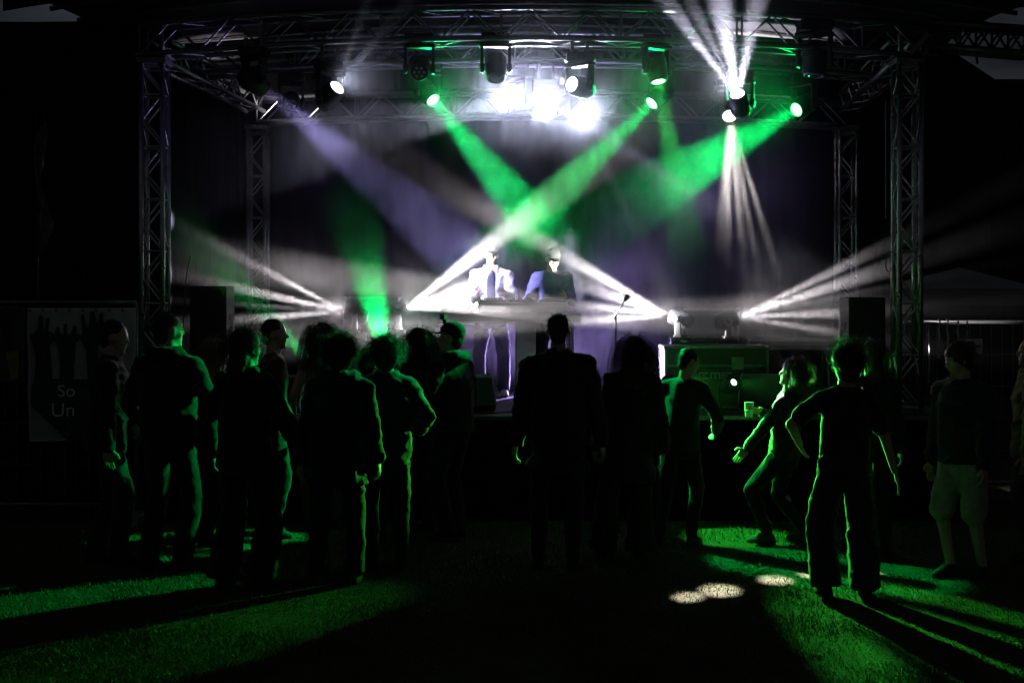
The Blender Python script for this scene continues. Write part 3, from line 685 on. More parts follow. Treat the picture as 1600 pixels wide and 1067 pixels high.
    # ---- shoes
    for k in (0, 1):
        wv = legs[k][2]; fy = foot_yaw[k]; Rf = Matrix.Rotation(fy, 3, 'Z'); bm = bmesh.new(); g0 = wv - Vector((0, 0, .085))
        loft(bm, [(S(g0 + Rf @ Vector((0, .055, .001))), .045 * s, .135 * s, Rf), (S(g0 + Rf @ Vector((0, .055, .03))), .048 * s, .138 * s, Rf), (S(g0 + Rf @ Vector((0, .04, .06))), .043 * s, .11 * s, Rf), (S(g0 + Rf @ Vector((0, .0, .10))), .04 * s, .055 * s, Rf)])
        me = remesh(bm, .011, 2); me.name = 'shoe'; me.materials.append(cloth(shoec)); link('shoe', me, T)
    # ---- hair
    if hair:
        bm = bmesh.new(); c = hp(0, -.02, 1.668); vol = {'short': 0., 'long': .008, 'curly': .03, 'bun': .006, 'cap': 0., 'bob': .02, 'tousled': .014}[hair]
        ellip(bm, S(c), S((.079 + vol, .094 + vol, .088 + vol)), HR, 20, 14)
        ellip(bm, S(hp(0, -.05, 1.62)), S((.066 + vol, .055 + vol, .085 + vol)), HR)
        if hair in ('long', 'bob'):
            dn = .30 if hair == 'long' else .13
            loft(bm, [(S(hp(0, -.045, 1.66)), .08 * s, .06 * s, HR), (S(hp(0, -.06, 1.56)), .09 * s, .06 * s, HR), (S(hp(0, -.085, 1.56 - dn * .5)), .092 * s, .05 * s, HR), (S(hp(0, -.095, 1.56 - dn)), .06 * s, .028 * s, HR)])
        if hair == 'bun': ellip(bm, S(hp(0, -.07, 1.76)), S((.045, .045, .042)), HR)
        me = remesh(bm, .012 * s, 3); folds(me, .004, seed + 5, 2.2); me.name = 'hair'; me.materials.append(hairm(hairc)); ho = link('hair', me, T)
        sv, sf = [], []; ns = {'short': 260, 'long': 620, 'curly': 1100, 'bun': 320, 'cap': 60, 'bob': 420, 'tousled': 420}[hair]
        for i in range(ns):
            th = rnd.uniform(0, 2 * math.pi); ph = math.acos(rnd.uniform(-.35, 1)); d = Vector((math.sin(ph) * math.cos(th), math.sin(ph) * math.sin(th), math.cos(ph)))
            if d.y > .35 and d.z < .55: d.y = -d.y
            rr = Vector((.078 + vol, .093 + vol, .087 + vol)); p = c + HR @ Vector((d.x * rr.x, d.y * rr.y, d.z * rr.z)); nrm = HR @ d
            tang = Vector((rnd.gauss(0, 1), rnd.gauss(0, 1), rnd.gauss(0, 1))); pts = [p - nrm * .01]; v = (nrm + tang * .45).normalized()
            ln, grav, cur = {'short': (.018, .3, .2), 'long': (.34, 3.2, .10), 'curly': (.1, .5, 1.15), 'bun': (.03, .2, .6), 'cap': (.02, .6, .2), 'bob': (.13, 1.6, .35), 'tousled': (.06, .5, .6)}[hair]
            ln *= rnd.uniform(.6, 1.3); seg = 6; q = p.copy()
            for j in range(seg):
                v = (v + Vector((0, 0, -grav / seg * 1.6)) + Vector((rnd.gauss(0, 1), rnd.gauss(0, 1), rnd.gauss(0, 1))) * cur * .45).normalized()
                q = q + v * ln / seg
                loc = HR.transposed() @ (q - c); ins = Vector((loc.x / (rr.x + .004), loc.y / (rr.y + .004), loc.z / (rr.z + .004)))
                if ins.length < 1: q = c + HR @ Vector((loc.x / ins.length, loc.y / ins.length, loc.z / ins.length))
                pts.append(q.copy())
            w0 = rnd.uniform(.0007, .0019)
            e1 = nrm.cross(Vector((.3, .5, .8))).normalized(); e2 = Vector((0, 0, 1)).cross(e1) + nrm * .3; b0 = len(sv)
            for j, x in enumerate(pts):
                f = w0 * (1, 1, 1, .9, .75, .6, .3)[j]
                sv += [(x + e1 * f) * s, (x - e1 * f * .5 + e2 * f * .87) * s, (x - e1 * f * .5 - e2 * f * .87) * s]
                if j:
                    k0 = b0 + j * 3
                    for q3 in range(3): sf.append((k0 - 3 + q3, k0 - 3 + (q3 + 1) % 3, k0 + (q3 + 1) % 3, k0 + q3))
        hm = bpy.data.meshes.new('hair_strands'); hm.from_pydata(sv, [], sf); hm.materials.append(hairm(hairc)); hm.polygons.foreach_set('use_smooth', [True] * len(sf))
        so = link('hair_strands', hm, ho); so['kind'] = 'stuff'
    info = dict(T=T, hp=lambda x, y, z: S(hp(x, y, z)), HR=HR, s=s, arms=[[S(q) for q in a] for a in arms], sp=lambda h: S(sp(h)), tor=tor)
    return info
def cap_on(p, c='black', box_on_top=False):
    s = p['s']; bm = bmesh.new(); ellip(bm, p['hp'](0, -.012, 1.69), Vector((.088, .106, .078)) * s, p['HR'], 20, 12)
    bmesh.ops.bisect_plane(bm, geom=bm.verts[:] + bm.edges[:] + bm.faces[:], plane_co=p['hp'](0, 0, 1.675), plane_no=p['HR'] @ Vector((0, -.12, 1)), clear_inner=True)
    co = fin('cap', bm, cloth(c), p['T'], True)
    bm = bmesh.new(); n = 10; hpf = p['hp']; up, lo = [], []
    for i in range(n + 1):
        a = math.pi * (.12 + .76 * i / n); x, y = math.cos(a), math.sin(a)
        up.append((hpf(.083 * x, .085 * y, 1.684), hpf(.075 * x, .085 * y + .075 * y, 1.668 - .004)))
    vs = [[bm.verts.new(q) for q in r] for r in up]
    for a, b in zip(vs, vs[1:]): bm.faces.new((a[0], b[0], b[1], a[1]))
    bmesh.ops.solidify(bm, geom=bm.faces[:], thickness=.005)
    fin('peak', bm, cloth(c), co, True)
    if box_on_top:
        bm = bmesh.new(); box(bm, p['hp'](0, .075, 1.80), Vector((.06, .04, .045)) * s, p['HR'], .005); box(bm, p['hp'](0, .06, 1.765), Vector((.03, .03, .04)) * s, p['HR'], .003)
        fin('action_camera', bm, BLK, co)

def at(px, fy, x_extra=0):
    D = FPX * CAMZ / (fy - HOR); return ((px - 800) * D / FPX, D)
B = lambda a: R(a)
# left group ------------------------------------------------------------
person('man in jacket and grey trousers seen in profile at the far left, facing right', at(166, 880), 1.80, R(-75), (0, .06), ((-.12, -.06), (.10, .10)), ((-.22, .16, .98), (.24, .02, .82)), top='jacket', topc='black', bottom='trousers', botc='charcoal', hair='short', build=1.08, head=(R(-5), R(-8), 0))
person('broad man with short hair, back to camera, beside the front left truss tower', at(262, 893), 1.86, R(-22), (.0, .02), ((-.14, 0), (.12, .02)), ((-.26, .18, .95), (.28, .2, .98)), top='hoodie', hood=True, topc='black', botc='black', hair='short', build=1.26, head=(R(-28), 0, 0))
person('short woman half hidden between the broad man and the green-haired woman', at(338, 855), 1.62, R(-30), (0, .04), topc='black', hair='bob', hairc='fair', sex='f', botc='charcoal')
person('woman with hair lit bright green, back to camera, in wide trousers', at(382, 922), 1.74, R(-25), (.0, .03), ((-.16, 0), (.13, .05)), ((-.3, .05, .9), (.2, .25, 1.05)), topc='black', bottom='flared', botc='black', hair='bob', hairc='brown', sex='f', build=1.12, head=(R(-20), 0, 0))
person('man in maroon shirt in profile, looking right', at(422, 838), 1.79, R(-70), (0, .05), hands=((-.2, .2, .95), (.2, .15, .9)), top='shirt', topc='maroon', hair='short', botc='black', head=(R(-10), 0, 0))
person('long-haired woman with bare arms near the stage edge', at(505, 826), 1.75, R(12), (0, .0), hands=((-.24, .12, .9), (.22, .1, .86)), top='vest', topc='pinkish', hair='long', hairc='brown', sex='f', bottom='slim', botc='grey', head=(R(-15), 0, 0))
person('woman with curly hair in a loose jacket, its right sleeve edged green', at(528, 908), 1.68, R(8), (.02, .02), ((-.14, 0), (.12, -.04)), ((-.27, .06, .84), (.3, .08, .80)), topc='navy', hair='curly', hairc='brown', sex='f', build=1.25, bottom='trousers', botc='black', shoec='grey', hem=.70, hood=True)
person('small dark figure with wind-blown hair behind the curly-haired woman', at(572, 850), 1.56, R(-10), (.03, 0), topc='charcoal', hair='tousled', hairc='brown', sex='f')
person('woman with a green-rimmed bun and padded jacket, back to camera', at(604, 888), 1.66, R(10), (.0, .03), hands=((-.25, .1, .86), (.24, .22, 1.02)), topc='navy', hair='curly', hairc='brown', sex='f', build=1.15, bottom='slim', botc='black', head=(R(-12), 0, 0))
person('woman with long dark hair and an open jacket lit green in front', at(652, 832), 1.71, R(40), (0, .0), hands=((-.24, .14, .92), (.22, .24, 1.0)), topc='olive', hair='long', sex='f', bottom='slim', botc='black')
pc = person('man in hooded jacket and peaked cap with a small camera on it', at(708, 842), 1.76, R(58), (0, .04), ((-.11, .0), (.12, .06)), ((-.2, .22, .98), (.22, .2, .95)), top='hoodie', topc='black', hair='cap', hood=True, build=1.16, head=(R(14), R(4), 0))
cap_on(pc, 'black', True)
# centre and right -------------------------------------------------------
person('tall man in a long dark coat standing straight in the middle, back to camera', at(872, 886), 1.85, R(-2), (.0, .0), ((-.13, .0), (.10, -.04)), ((-.30, .02, .82), (.31, .02, .82)), top='coat', topc='black', hair='short', build=1.2, hem=.66, bottom='slim')
person('woman with very long straight hair and flared trousers beside the man in the coat', at(985, 872), 1.67, R(5), (.04, .02), ((-.22, .02), (.06, .0)), ((-.25, .12, .86), (.27, .04, .82)), top='coat', topc='black', hair='long', hairc='brown', sex='f', hem=.62, bottom='flared', botc='black', build=1.1)
person('slim youth with white-rimmed hair, leaning right in front of the lettered case', at(1062, 852), 1.57, R(-28), (.07, .05), ((-.16, -.05), (.10, .06)), ((-.2, .14, .9), (.26, .22, 1.0)), top='shirt', topc='charcoal', hair='short', bottom='slim', botc='black', shoec='grey', head=(R(-40), R(-14), 0))
gd = person('girl dancing with bent knees and one arm swung out to the left', at(1226, 847), 1.56, R(60), (-.05, -.10), ((-.14, .14), (.13, -.12)), ((-.24, .30, .92), (.06, .24, 1.26)), crouch=.10, top='shirt', topc='charcoal', hair='bob', hairc='brown', sex='f', bottom='slim', botc='black', shoec='grey', curl=.12, head=(R(10), R(6), 0))
ww = person('curly-haired woman dancing in the foreground with one arm out to the right', at(1320, 931), 1.66, R(0), (.02, .0), ((-.13, .03), (.13, -.03)), ((-.27, .2, 1.05), (.37, .02, .84)), poles=((-.8, -.4, 0), (.9, -.1, .1)), top='tee', topc='charcoal', hair='curly', hairc='brown', sex='f', bottom='wide', botc='charcoal', curl=.15, crouch=.02, build=1.1)
person('dark figure half hidden behind the curly-haired dancing woman', at(1362, 868), 1.62, R(5), (0, 0), topc='black', hair='bob', hairc='brown', sex='f', bottom='slim', botc='black')
ms = person('young man in dark sweatshirt and pale shorts at the right, looking left', at(1506, 903), 1.65, R(125), (0, .03), ((-.1, -.06), (.1, .05)), ((-.25, .1, .84), (.25, .06, .80)), top='hoodie', topc='navy', bottom='shorts', botc='beige', hair='tousled', hairc='brown', shoec='black', build=1.15, head=(R(-25), R(-16), 0))
person('person in yellowish jacket cut off by the right edge of the picture', at(1612, 880), 1.68, R(70), (0, 0), topc='yellow', hair='short', botc='charcoal')
# crossbody strap and bag, shirt emblem
s = ww['s']; bm = bmesh.new()
pts = [ww['sp'](h) + ww['tor'](h) @ Vector((x * s, y * s, 0)) for h, x, y in ((1.47, .10, -.02), (1.42, .085, -.125), (1.3, .02, -.145), (1.15, -.07, -.135), (1.02, -.15, -.09), (.95, -.19, -.02))]
path(bm, pts, .012, 6); fin('bag_strap', bm, cloth('black'), ww['T'], True)
bm = bmesh.new(); n = 20; c0 = ms['sp'](1.32); vv = []
for k in range(n):
    a = 2 * math.pi * k / n; p_ = c0 + ms['tor'](1.3) @ Vector(((-.085 + .034 * math.cos(a)) * ms['s'], .150 * ms['s'], .022 * math.sin(a)))
    vv.append(bm.verts.new(p_))
bm.faces.new(vv); bmesh.ops.solidify(bm, geom=bm.faces[:], thickness=.003); fin('chest_emblem', bm, cloth('grey'), ms['T'])
# drink cup in the dancing girl's hand
wv = gd['arms'][1][2]; el = gd['arms'][1][1]; tipd = (wv - el).normalized()
cp = gd['T'].matrix_basis @ (wv + tipd * .09 + Vector((0, .03, 0)))
CUP = mat('clear_plastic_cup', (.6, .6, .6), .15, 0, 0)
bm = bmesh.new(); lathe(bm, [(.028, -.06), (.03, -.058), (.039, .055), (.041, .06), (.037, .058), (.029, -.05)], 20)
tag(fin('drink_cup', bm, CUP, None, True, Matrix.Translation(cp)), 'pale plastic drink cup held by the dancing girl', 'cup')

# performers --------------------------------------------------------------
DJ = 14.15
dz = DECKZ + .003
d1 = person('performer in open white jacket and cap behind the mixing table', ((768 - 800) * DJ / FPX, DJ), 1.60, R(180), (0, .05), ((-.14, 0), (.14, 0)), ((-.17, .36, 1.17), (.16, .37, 1.17)), poles=((-.35, -.5, -.8), (.35, -.5, -.8)), top='jacket', topc='white', bottom='trousers', botc='charcoal', hair='cap', z0=dz, shoec='white', group='performers behind the mixing table', head=(R(4), R(2), 0))
cap_on(d1, 'charcoal')
bm = bmesh.new(); ellip(bm, d1['sp'](1.25) + d1['tor'](1.3) @ Vector((0, .112, 0)), (.05, .035, .2), None, 14, 12); fin('shirt_front', bm, cloth('grey'), d1['T'], True)
d2 = person('performer in dark sweater looking down at the mixing table', ((862 - 800) * DJ / FPX, DJ), 1.56, R(180), (0, .08), ((-.13, 0), (.13, 0)), ((-.16, .36, 1.17), (.24, .36, 1.17)), poles=((-.35, -.5, -.8), (.35, -.5, -.8)), top='hoodie', topc='bluegrey', bottom='trousers', botc='black', hair='cap', z0=dz, group='performers behind the mixing table', head=(R(12), R(-22), 0))
cap_on(d2, 'black')

# ------------------------------------------------------------------ stage gear
def flight_case(name, c, size, label, rz=0, letters=None, latches=((.3, .75), (-.3, .75)), group='flight cases on the stage', m=None, seam=.68):
    w_, d_, h_ = size
    T = empty(name, c, label, 'flight case', group, rz)
    bm = bmesh.new(); box(bm, (0, 0, h_ / 2 + .003), (w_ - .012, d_ - .012, h_ - .012), None, .003); fin('panel_body', bm, m or PLY, T)
    e = .026
    for sx in (-1, 1):
        for sy in (-1, 1):
            bm = bmesh.new(); box(bm, (sx * (w_ / 2 - e / 2), sy * (d_ / 2 - e / 2), h_ / 2), (e, e, h_ - .05), None, .004); fin('edge_profile', bm, ALUD, T)
        for z in (.014, h_ - .013):
            bm = bmesh.new(); box(bm, (sx * (w_ / 2 - e / 2), 0, z), (e, d_ - .05, e), None, .004); fin('edge_profile', bm, ALU, T)
    for sy in (-1, 1):
        for z in (.014, h_ - .013):
            bm = bmesh.new(); box(bm, (0, sy * (d_ / 2 - e / 2), z), (w_ - .05, e, e), None, .004); fin('edge_profile', bm, ALU, T)
    for sx in (-1, 1):
        for sy in (-1, 1):
            for z in (.02, h_ - .018):
                bm = bmesh.new(); ellip(bm, (sx * (w_ / 2 - .018), sy * (d_ / 2 - .018), z), (.027, .027, .022), None, 12, 8); fin('ball_corner', bm, ALU, T, True)
    if seam:
        bm = bmesh.new(); box(bm, (0, -d_ / 2 + .001, h_ * seam), (w_ - .055, .012, .02), None, .003); fin('seam_profile', bm, ALUD, T)
    for (fx, fz) in latches:
        bm = bmesh.new(); x, z = fx * w_, fz * h_; y = -d_ / 2 - .004
        box(bm, (x, y, z), (.11, .006, .115), None, .002); lp = fin('latch_dish', bm, ALU, T)
        bm = bmesh.new()
        for q in (-1, 1): box(bm, (x + q * .049, y - .005, z), (.008, .006, .112)); box(bm, (x, y - .005, z + q * .052), (.104, .006, .008))
        fin('dish_rim', bm, ALU, lp)
        bm = bmesh.new(); box(bm, (x, y - .006, z), (.022, .008, .06), None, .002); box(bm, (x, y - .009, z), (.06, .008, .02), None, .002); fin('butterfly_latch', bm, ALUD, lp)
    bm = bmesh.new(); z = h_ * .36
    path(bm, [(.16 * w_ + k * .03, -d_ / 2 - (.004 if k in (0, 4) else .028), z) for k in range(5)], .009, 8); fin('handle', bm, BLKM, T, True)
    if letters: letters(T, w_, d_, h_)
    return T
PRINT = mat('pale_print', (.45, .45, .46), .6)
def cme(T, w_, d_, h_):
    y = -d_ / 2 + .004; z0 = h_ * .47; H_ = .062; t = .014
    def strokes(x0, rects):
        bm = bmesh.new()
        for (a, b, c, d) in rects: box(bm, (x0 + (a + c) / 2, y, z0 + (b + d) / 2), (c - a, .006, d - b), None, .003)
        fin('letter', bm, PRINT, T)
    W = .095
    strokes(-.17, [(0, 0, W, t), (0, H_ - t, W, H_), (0, t, t, H_ - t), (.03, H_ * .5 - t * .4, W * .72, H_ * .5 + t * .4)])
    strokes(-.062, [(0, 0, t, H_), (W / 2 - t / 2, 0, W / 2 + t / 2, H_ - t), (W - t, 0, W, H_), (t, H_ - t, W - t, H_)])
    strokes(.046, [(0, 0, W, t), (0, H_ - t, W, H_), (.0, H_ / 2 - t / 2, W, H_ / 2 + t / 2), (0, t, t, H_ / 2 - t / 2), (0, H_ / 2 + t / 2, t, H_ - t)])
dk = DECKZ + .002
flight_case('flight_case', (1.92, 12.85, dk), (.98, .5, .59), 'black flight case with large pale letters and metal edges at the right', 0, cme, ((.2, .72),))
flight_case('flight_case', ((583 - 800) * 13.75 / FPX, 13.75, dk), (.56, .5, 1.05), 'tall black flight case between the two left stage lamps', 0, None, ((.38, .92), (.38, .66)))
flight_case('flight_case', ((716 - 800) * 14.6 / FPX, 14.6, dk), (.40, .45, .76), 'pale grey flight case left of the mixing table, behind the man in the cap', 0, None, ((.22, .8), (.22, .45)), m=mat('grey_laminate', (.2, .2, .23), .45, 0, .2, 8))
flight_case('flight_case', ((1105 - 800) * 14.2 / FPX, 14.2, dk), (.6, .5, .93), 'black flight case standing upright behind the two right stage lamps', 0, None, ((.3, .8),))
fl = flight_case('flight_case', ((1237 - 800) * 13.9 / FPX, 13.9, P(0, 546, 13.9).z), (.99, .4, .115), 'long flat case with two bright aluminium edges on trestles at the right', 0, None, (), seam=None)
zt = P(0, 546, 13.9).z
for k, lb in ((-1, 'left'), (1, 'right')):
    T = empty('trestle', (fl.location.x + k * .35, 13.9, dk), 'thin black trestle under the %s end of the long flat case' % lb, 'trestle', 'trestles under the flat case')
    for sy in (-1, 1):
        bm = bmesh.new(); tube(bm, (0, sy * .2, 0), (0, sy * .06, zt - dk - .02), .014); fin('leg', bm, BLKM, T, True)
    bm = bmesh.new(); box(bm, (0, 0, zt - dk - .012), (.04, .36, .02), None, .003); fin('top_bar', bm, BLKM, T)

# mixing table with players and mixer
DT = 13.72
tx = (803 - 800) * DT / FPX; ztop = P(0, 488, DT).z
T = empty('mixing_table', (tx, DT, dk), 'black folding table for the mixing gear in front of the two performers', 'table'); h = ztop - dk
bm = bmesh.new(); box(bm, (0, 0, h - .05), (1.34, .62, .10), None, .006); fin('table_top', bm, mat('table_black', (.05, .048, .05), .5, 0, .2, 6), T)
bm = bmesh.new(); box(bm, (0, -.313, h - .096), (1.33, .008, .012), None, .002); fin('edge_strip', bm, ALU, T)
for sx in (-1, 1):
    for sy in (-1, 1):
        bm = bmesh.new(); tube(bm, (sx * .60, sy * .25, 0), (sx * .58, sy * .25, h - .1), .017); fin('leg', bm, BLKM, T, True)
    bm = bmesh.new(); tube(bm, (sx * .59, -.25, .25), (sx * .59, .25, .25), .012); fin('stretcher', bm, BLKM, T, True)
T = empty('white_plinth', ((822 - 800) * 13.95 / FPX, 14.0, dk), 'narrow white plinth under the mixing table', 'plinth')
bm = bmesh.new(); box(bm, (0, 0, .40), (.20, .25, .79), None, .006); fin('body', bm, WHITEP, T)
bm = bmesh.new(); box(bm, (-.106, -.127, .40), (.012, .012, .79), None, .002); fin('corner_strip', bm, ALU, T)
T = empty('player_case', ((817 - 800) * DT / FPX, DT, ztop + .002), 'low open case holding the mixer and players on the table', 'mixing console')
bm = bmesh.new(); box(bm, (0, 0, .05), (.9, .42, .10), None, .005); fin('case_tray', bm, mat('console_grey', (.16, .155, .16), .45, 0, .2, 8), T)
for z in (.008, .094):
    bm = bmesh.new(); box(bm, (0, -.213, z), (.9, .012, .014), None, .002); fin('edge_profile', bm, ALU, T)
for k, x in enumerate((-.30, 0, .30)):
    bm = bmesh.new(); box(bm, (x, 0, .114), (.27, .38, .025), None, .006); dv = fin('player' if k != 1 else 'mixer', bm, BLK, T)
    if k != 1:
        bm = bmesh.new(); lathe(bm, [(.002, .128), (.1, .128), (.1, .142), (.085, .147), (.002, .147)], 28, Matrix.Translation((x, -.06, 0))); fin('jog_wheel', bm, BLKM, dv, True)
        bm = bmesh.new(); box(bm, (x, .14, .135), (.16, .07, .012), Matrix.Rotation(R(20), 3, 'X'), .003); fin('screen', bm, LENS_OFF, dv)
    else:
        for i in range(4):
            for j in range(4):
                bm = bmesh.new(); tube(bm, (x - .09 + i * .06, .14 - j * .045, .125), (x - .09 + i * .06, .14 - j * .045, .15), .011, .009, 10); fin('knob', bm, ALUD, dv, True)
            bm = bmesh.new(); box(bm, (x - .09 + i * .06, -.1, .135), (.02, .03, .018), None, .003); fin('fader', bm, ALUD, dv)

# wedge monitors
def wedge(x, y, rz, label, w_=.42):
    T = empty('stage_monitor', (x, y, dk), label, 'speaker', 'wedge monitors along the stage edge', rz)
    prof = [(-.20, 0), (.14, 0), (.17, .06), (.10, .31), (.06, .34), (.02, .33), (-.20, .07)]
    def prism(n, prf, xa, xb, m, sm=0):
        bm = bmesh.new(); A = [bm.verts.new((xa, q[0], q[1])) for q in prf]; B_ = [bm.verts.new((xb, q[0], q[1])) for q in prf]
        bm.faces.new(A); bm.faces.new(B_[::-1])
        for i in range(len(prf)): bm.faces.new((A[i], A[(i + 1) % len(prf)], B_[(i + 1) % len(prf)], B_[i]))
        bmesh.ops.bevel(bm, geom=bm.edges[:], offset=.006, segments=2, affect='EDGES'); return fin(n, bm, m, T)
    prism('cabinet', prof, -w_ / 2, w_ / 2, BLK)
    GP = mat('grey_paint', (.5, .5, .52), .5, 0, .2, 9)
    for sx in (-1, 1):
        sp_ = prism('side_panel', prof, sx * (w_ / 2 + .001), sx * (w_ / 2 + .016), GP)
        bm = bmesh.new()
        for (yy, zz, ry, rz_) in ((.045, .21, .035, .03), (.03, .12, .04, .035)):
            tube(bm, (sx * (w_ / 2 + .008), yy, zz), (sx * (w_ / 2 + .0185), yy, zz), rz_, None, 18)
        box(bm, (sx * (w_ / 2 + .013), .11, .13), (.011, .022, .13), None, .004)
        fin('handle_recess', bm, mat('recess_black', (.005, .005, .005), .9), sp_)
    # grille on the sloping face
    bm = bmesh.new(); a = Vector((0, -.19, .085)); b = Vector((0, .01, .322)); d = b - a
    box(bm, (a + b) / 2 + Vector((0, -.012, .01)), (w_ - .04, d.length - .02, .008), Matrix.Rotation(math.atan2(d.z, d.y), 3, 'X'), .002); fin('grille', bm, BLKM, T)
wedge((1203 - 800) * 12.4 / FPX, 12.45, R(150), 'wedge monitor with pale side panel right of the lettered flight case', .46)
wedge((728 - 800) * 12.4 / FPX, 12.3, R(207), 'wedge monitor with pale side panel just right of the man in the cap', .44)
wedge((455 - 800) * 12.4 / FPX, 12.3, R(152), 'wedge monitor lit green at the left stage edge behind the crowd', .44)

# loudspeakers on the stage sides
def pa(x, y, ztopp, label, w_=.35):
    T = empty('loudspeaker', (x, y, dk), label, 'speaker', 'tall loudspeakers at the stage sides'); h = ztopp - dk; hs = h * .48
    bm = bmesh.new(); box(bm, (0, 0, hs / 2), (w_, .4, hs - .004), None, .008); fin('bass_cabinet', bm, BLK, T)
    bm = bmesh.new(); box(bm, (0, 0, hs + (h - hs) / 2), (w_ - .01, .36, h - hs - .004), None, .012); tcb = fin('top_cabinet', bm, BLK, T)
    for (za, zb) in ((.03, hs - .03), (hs + .03, h - .03)):
        bm = bmesh.new(); box(bm, (0, -.204 if za < .1 else -.184, (za + zb) / 2), (w_ - .05, .008, zb - za), None, .003); fin('grille', bm, BLKM, T)
    for sx in (-1, 1):
        bm = bmesh.new(); box(bm, (sx * (w_ / 2 - .003), 0, h * .75), (.008, .13, .06), None, .003); fin('handle', bm, BLKM, T)
pa((332 - 800) * 12.5 / FPX, 12.5, P(0, 447, 12.5).z, 'black loudspeaker stack beside the front left truss tower')
pa((1347 - 800) * 12.5 / FPX, 12.5, P(0, 464, 12.5).z, 'black loudspeaker stack beside the front right truss tower')

# microphone stand
T = empty('microphone_stand', ((962 - 800) * 13. / FPX, 13.0, dk), 'thin microphone stand with boom right of the mixing table', 'microphone stand')
bm = bmesh.new(); tube(bm, (0, 0, .02), (0, 0, .92), .011); fin('pole', bm, BLKM, T, True)
bm = bmesh.new(); tube(bm, (-.04, .0, .82), (.09, -.03, 1.02), .008); bo = fin('boom', bm, ALUD, T, True)
bm = bmesh.new(); capsule(bm, (.09, -.03, 1.02), (.11, -.05, 1.05), .018, .024, 12); fin('microphone', bm, BLKM, T, True)
for k in range(3):
    a = k * 2.09 + .4; bm = bmesh.new(); tube(bm, (0, 0, .08), (.22 * math.cos(a), .22 * math.sin(a), .008), .009); fin('leg', bm, BLKM, T, True)

# cables on the deck and hanging
def cable(pts, r, label, m=BLK, name='cable'):
    # smooth through points
    out = []; n = len(pts)
    for i in range(n - 1):
        p0, p1, p2, p3 = [Vector(pts[max(0, min(n - 1, j))]) for j in (i - 1, i, i + 1, i + 2)]
        for k in range(6):
            t = k / 6; out.append(.5 * ((2 * p1) + (p2 - p0) * t + (2 * p0 - 5 * p1 + 4 * p2 - p3) * t * t + (3 * p1 - p0 - 3 * p2 + p3) * t ** 3))
    out.append(Vector(pts[-1])); bm = bmesh.new(); path(bm, out, r, 6); return tag(fin(name, bm, m, None, True), label, 'cable', 'loose cables')
cable([(-.45, 12.05, dk + .01), (-.2, 12.0, dk + .01), (0, 12.12, dk + .01), (.25, 12.03, dk + .01), (.6, 12.1, dk + .01)], .008, 'black cable lying along the stage edge below the performers')
cable([(1.75, 12.1, dk + .01), (2.0, 12.02, dk + .01), (2.2, 12.14, dk + .01), (2.5, 12.05, dk + .01)], .008, 'black cable curling in front of the right wedge monitor')
cable([P(1396, 392, 12.0), P(1386, 402, 12.0), P(1384, 418, 12.0), P(1390, 425, 12.0), P(1396, 412, 12.0)], .006, 'thin cable loop hanging beside the front right truss tower', ALUD)
cable([P(298, 400, 12.4), P(292, 430, 12.4), P(288, 470, 12.4), P(286, 520, 12.4)], .006, 'thin pale cable hanging between the left tower and loudspeaker', ALUD)
cable([P(1384, 158, 12.3), P(1384, 250, 12.3), P(1384, 342, 12.3)], .006, 'straight strap hanging just left of the front right truss tower', ALUD)

# ------------------------------------------------------------------ fences, banners, sign, tent, barn
def fence(x0, x1, y, zt, label, nw):
    T = empty('wire_fence', (x0, y, 0), label, 'fence', 'temporary mesh fence panels'); L_ = x1 - x0
    for x in (0, L_):
        bm = bmesh.new(); tube(bm, (x, 0, 0), (x, 0, zt), .02); fin('post', bm, ALUD, T, True)
        bm = bmesh.new(); box(bm, (x, 0, .05), (.2, .6, .1), None, .02); fin('concrete_foot', bm, mat('concrete', (.25, .24, .23), .9, 0, .3, 8), T)
    for z in (.16, zt):
        bm = bmesh.new(); tube(bm, (0, 0, z), (L_, 0, z), .018); fin('rail', bm, ALUD, T, True)
    for i in range(1, nw):
        rod('wire', (L_ * i / nw, 0, .16), (L_ * i / nw, 0, zt), .003, T)
    for i in range(1, 5): rod('wire', (0, 0, .16 + (zt - .16) * i / 5), (L_, 0, .16 + (zt - .16) * i / 5), .003, T)
fence(-5.6, -3.30, 11.80, 1.93, 'wire fence panel carrying the hands banner at the left', 22)
fence(3.75, 6.3, 13.2, 1.73, 'wire fence panel with hanging straps at the right', 24)
BAN = mat('banner_vinyl', (.72, .72, .7), .5, 0, .12, 3, .2, 9)
INK = mat('banner_ink', (.02, .02, .025), .6, 0, .2, 6)
YB = 11.69
def bx(px): return (px - 800) * YB / FPX
def bz(py): return CAMZ - (py - HOR) * YB / FPX
def by(x, z): return YB - .02 + .38 * (x - bx(214)) * (x > bx(64)) - .32 * (x <= bx(64)) + .018 * math.sin(x * 9 + z * 2) + .012 * math.sin(z * 11 + x * 5) + .006 * math.sin(x * 40 + 3 * z)
T = empty('hands_banner', (bx(140), YB, bz(685)), 'pale vinyl banner printed with dark raised hands and lettering', 'banner')
o_ = T.location
xa, xb, za, zb = bx(66), bx(214), bz(684), bz(481)
grid_obj('vinyl_sheet', lambda u, v: Vector((xa + (xb - xa) * u, by(xa + (xb - xa) * u, za + (zb - za) * v), za + (zb - za) * v)) - o_, 40, 40, BAN, T, .003)
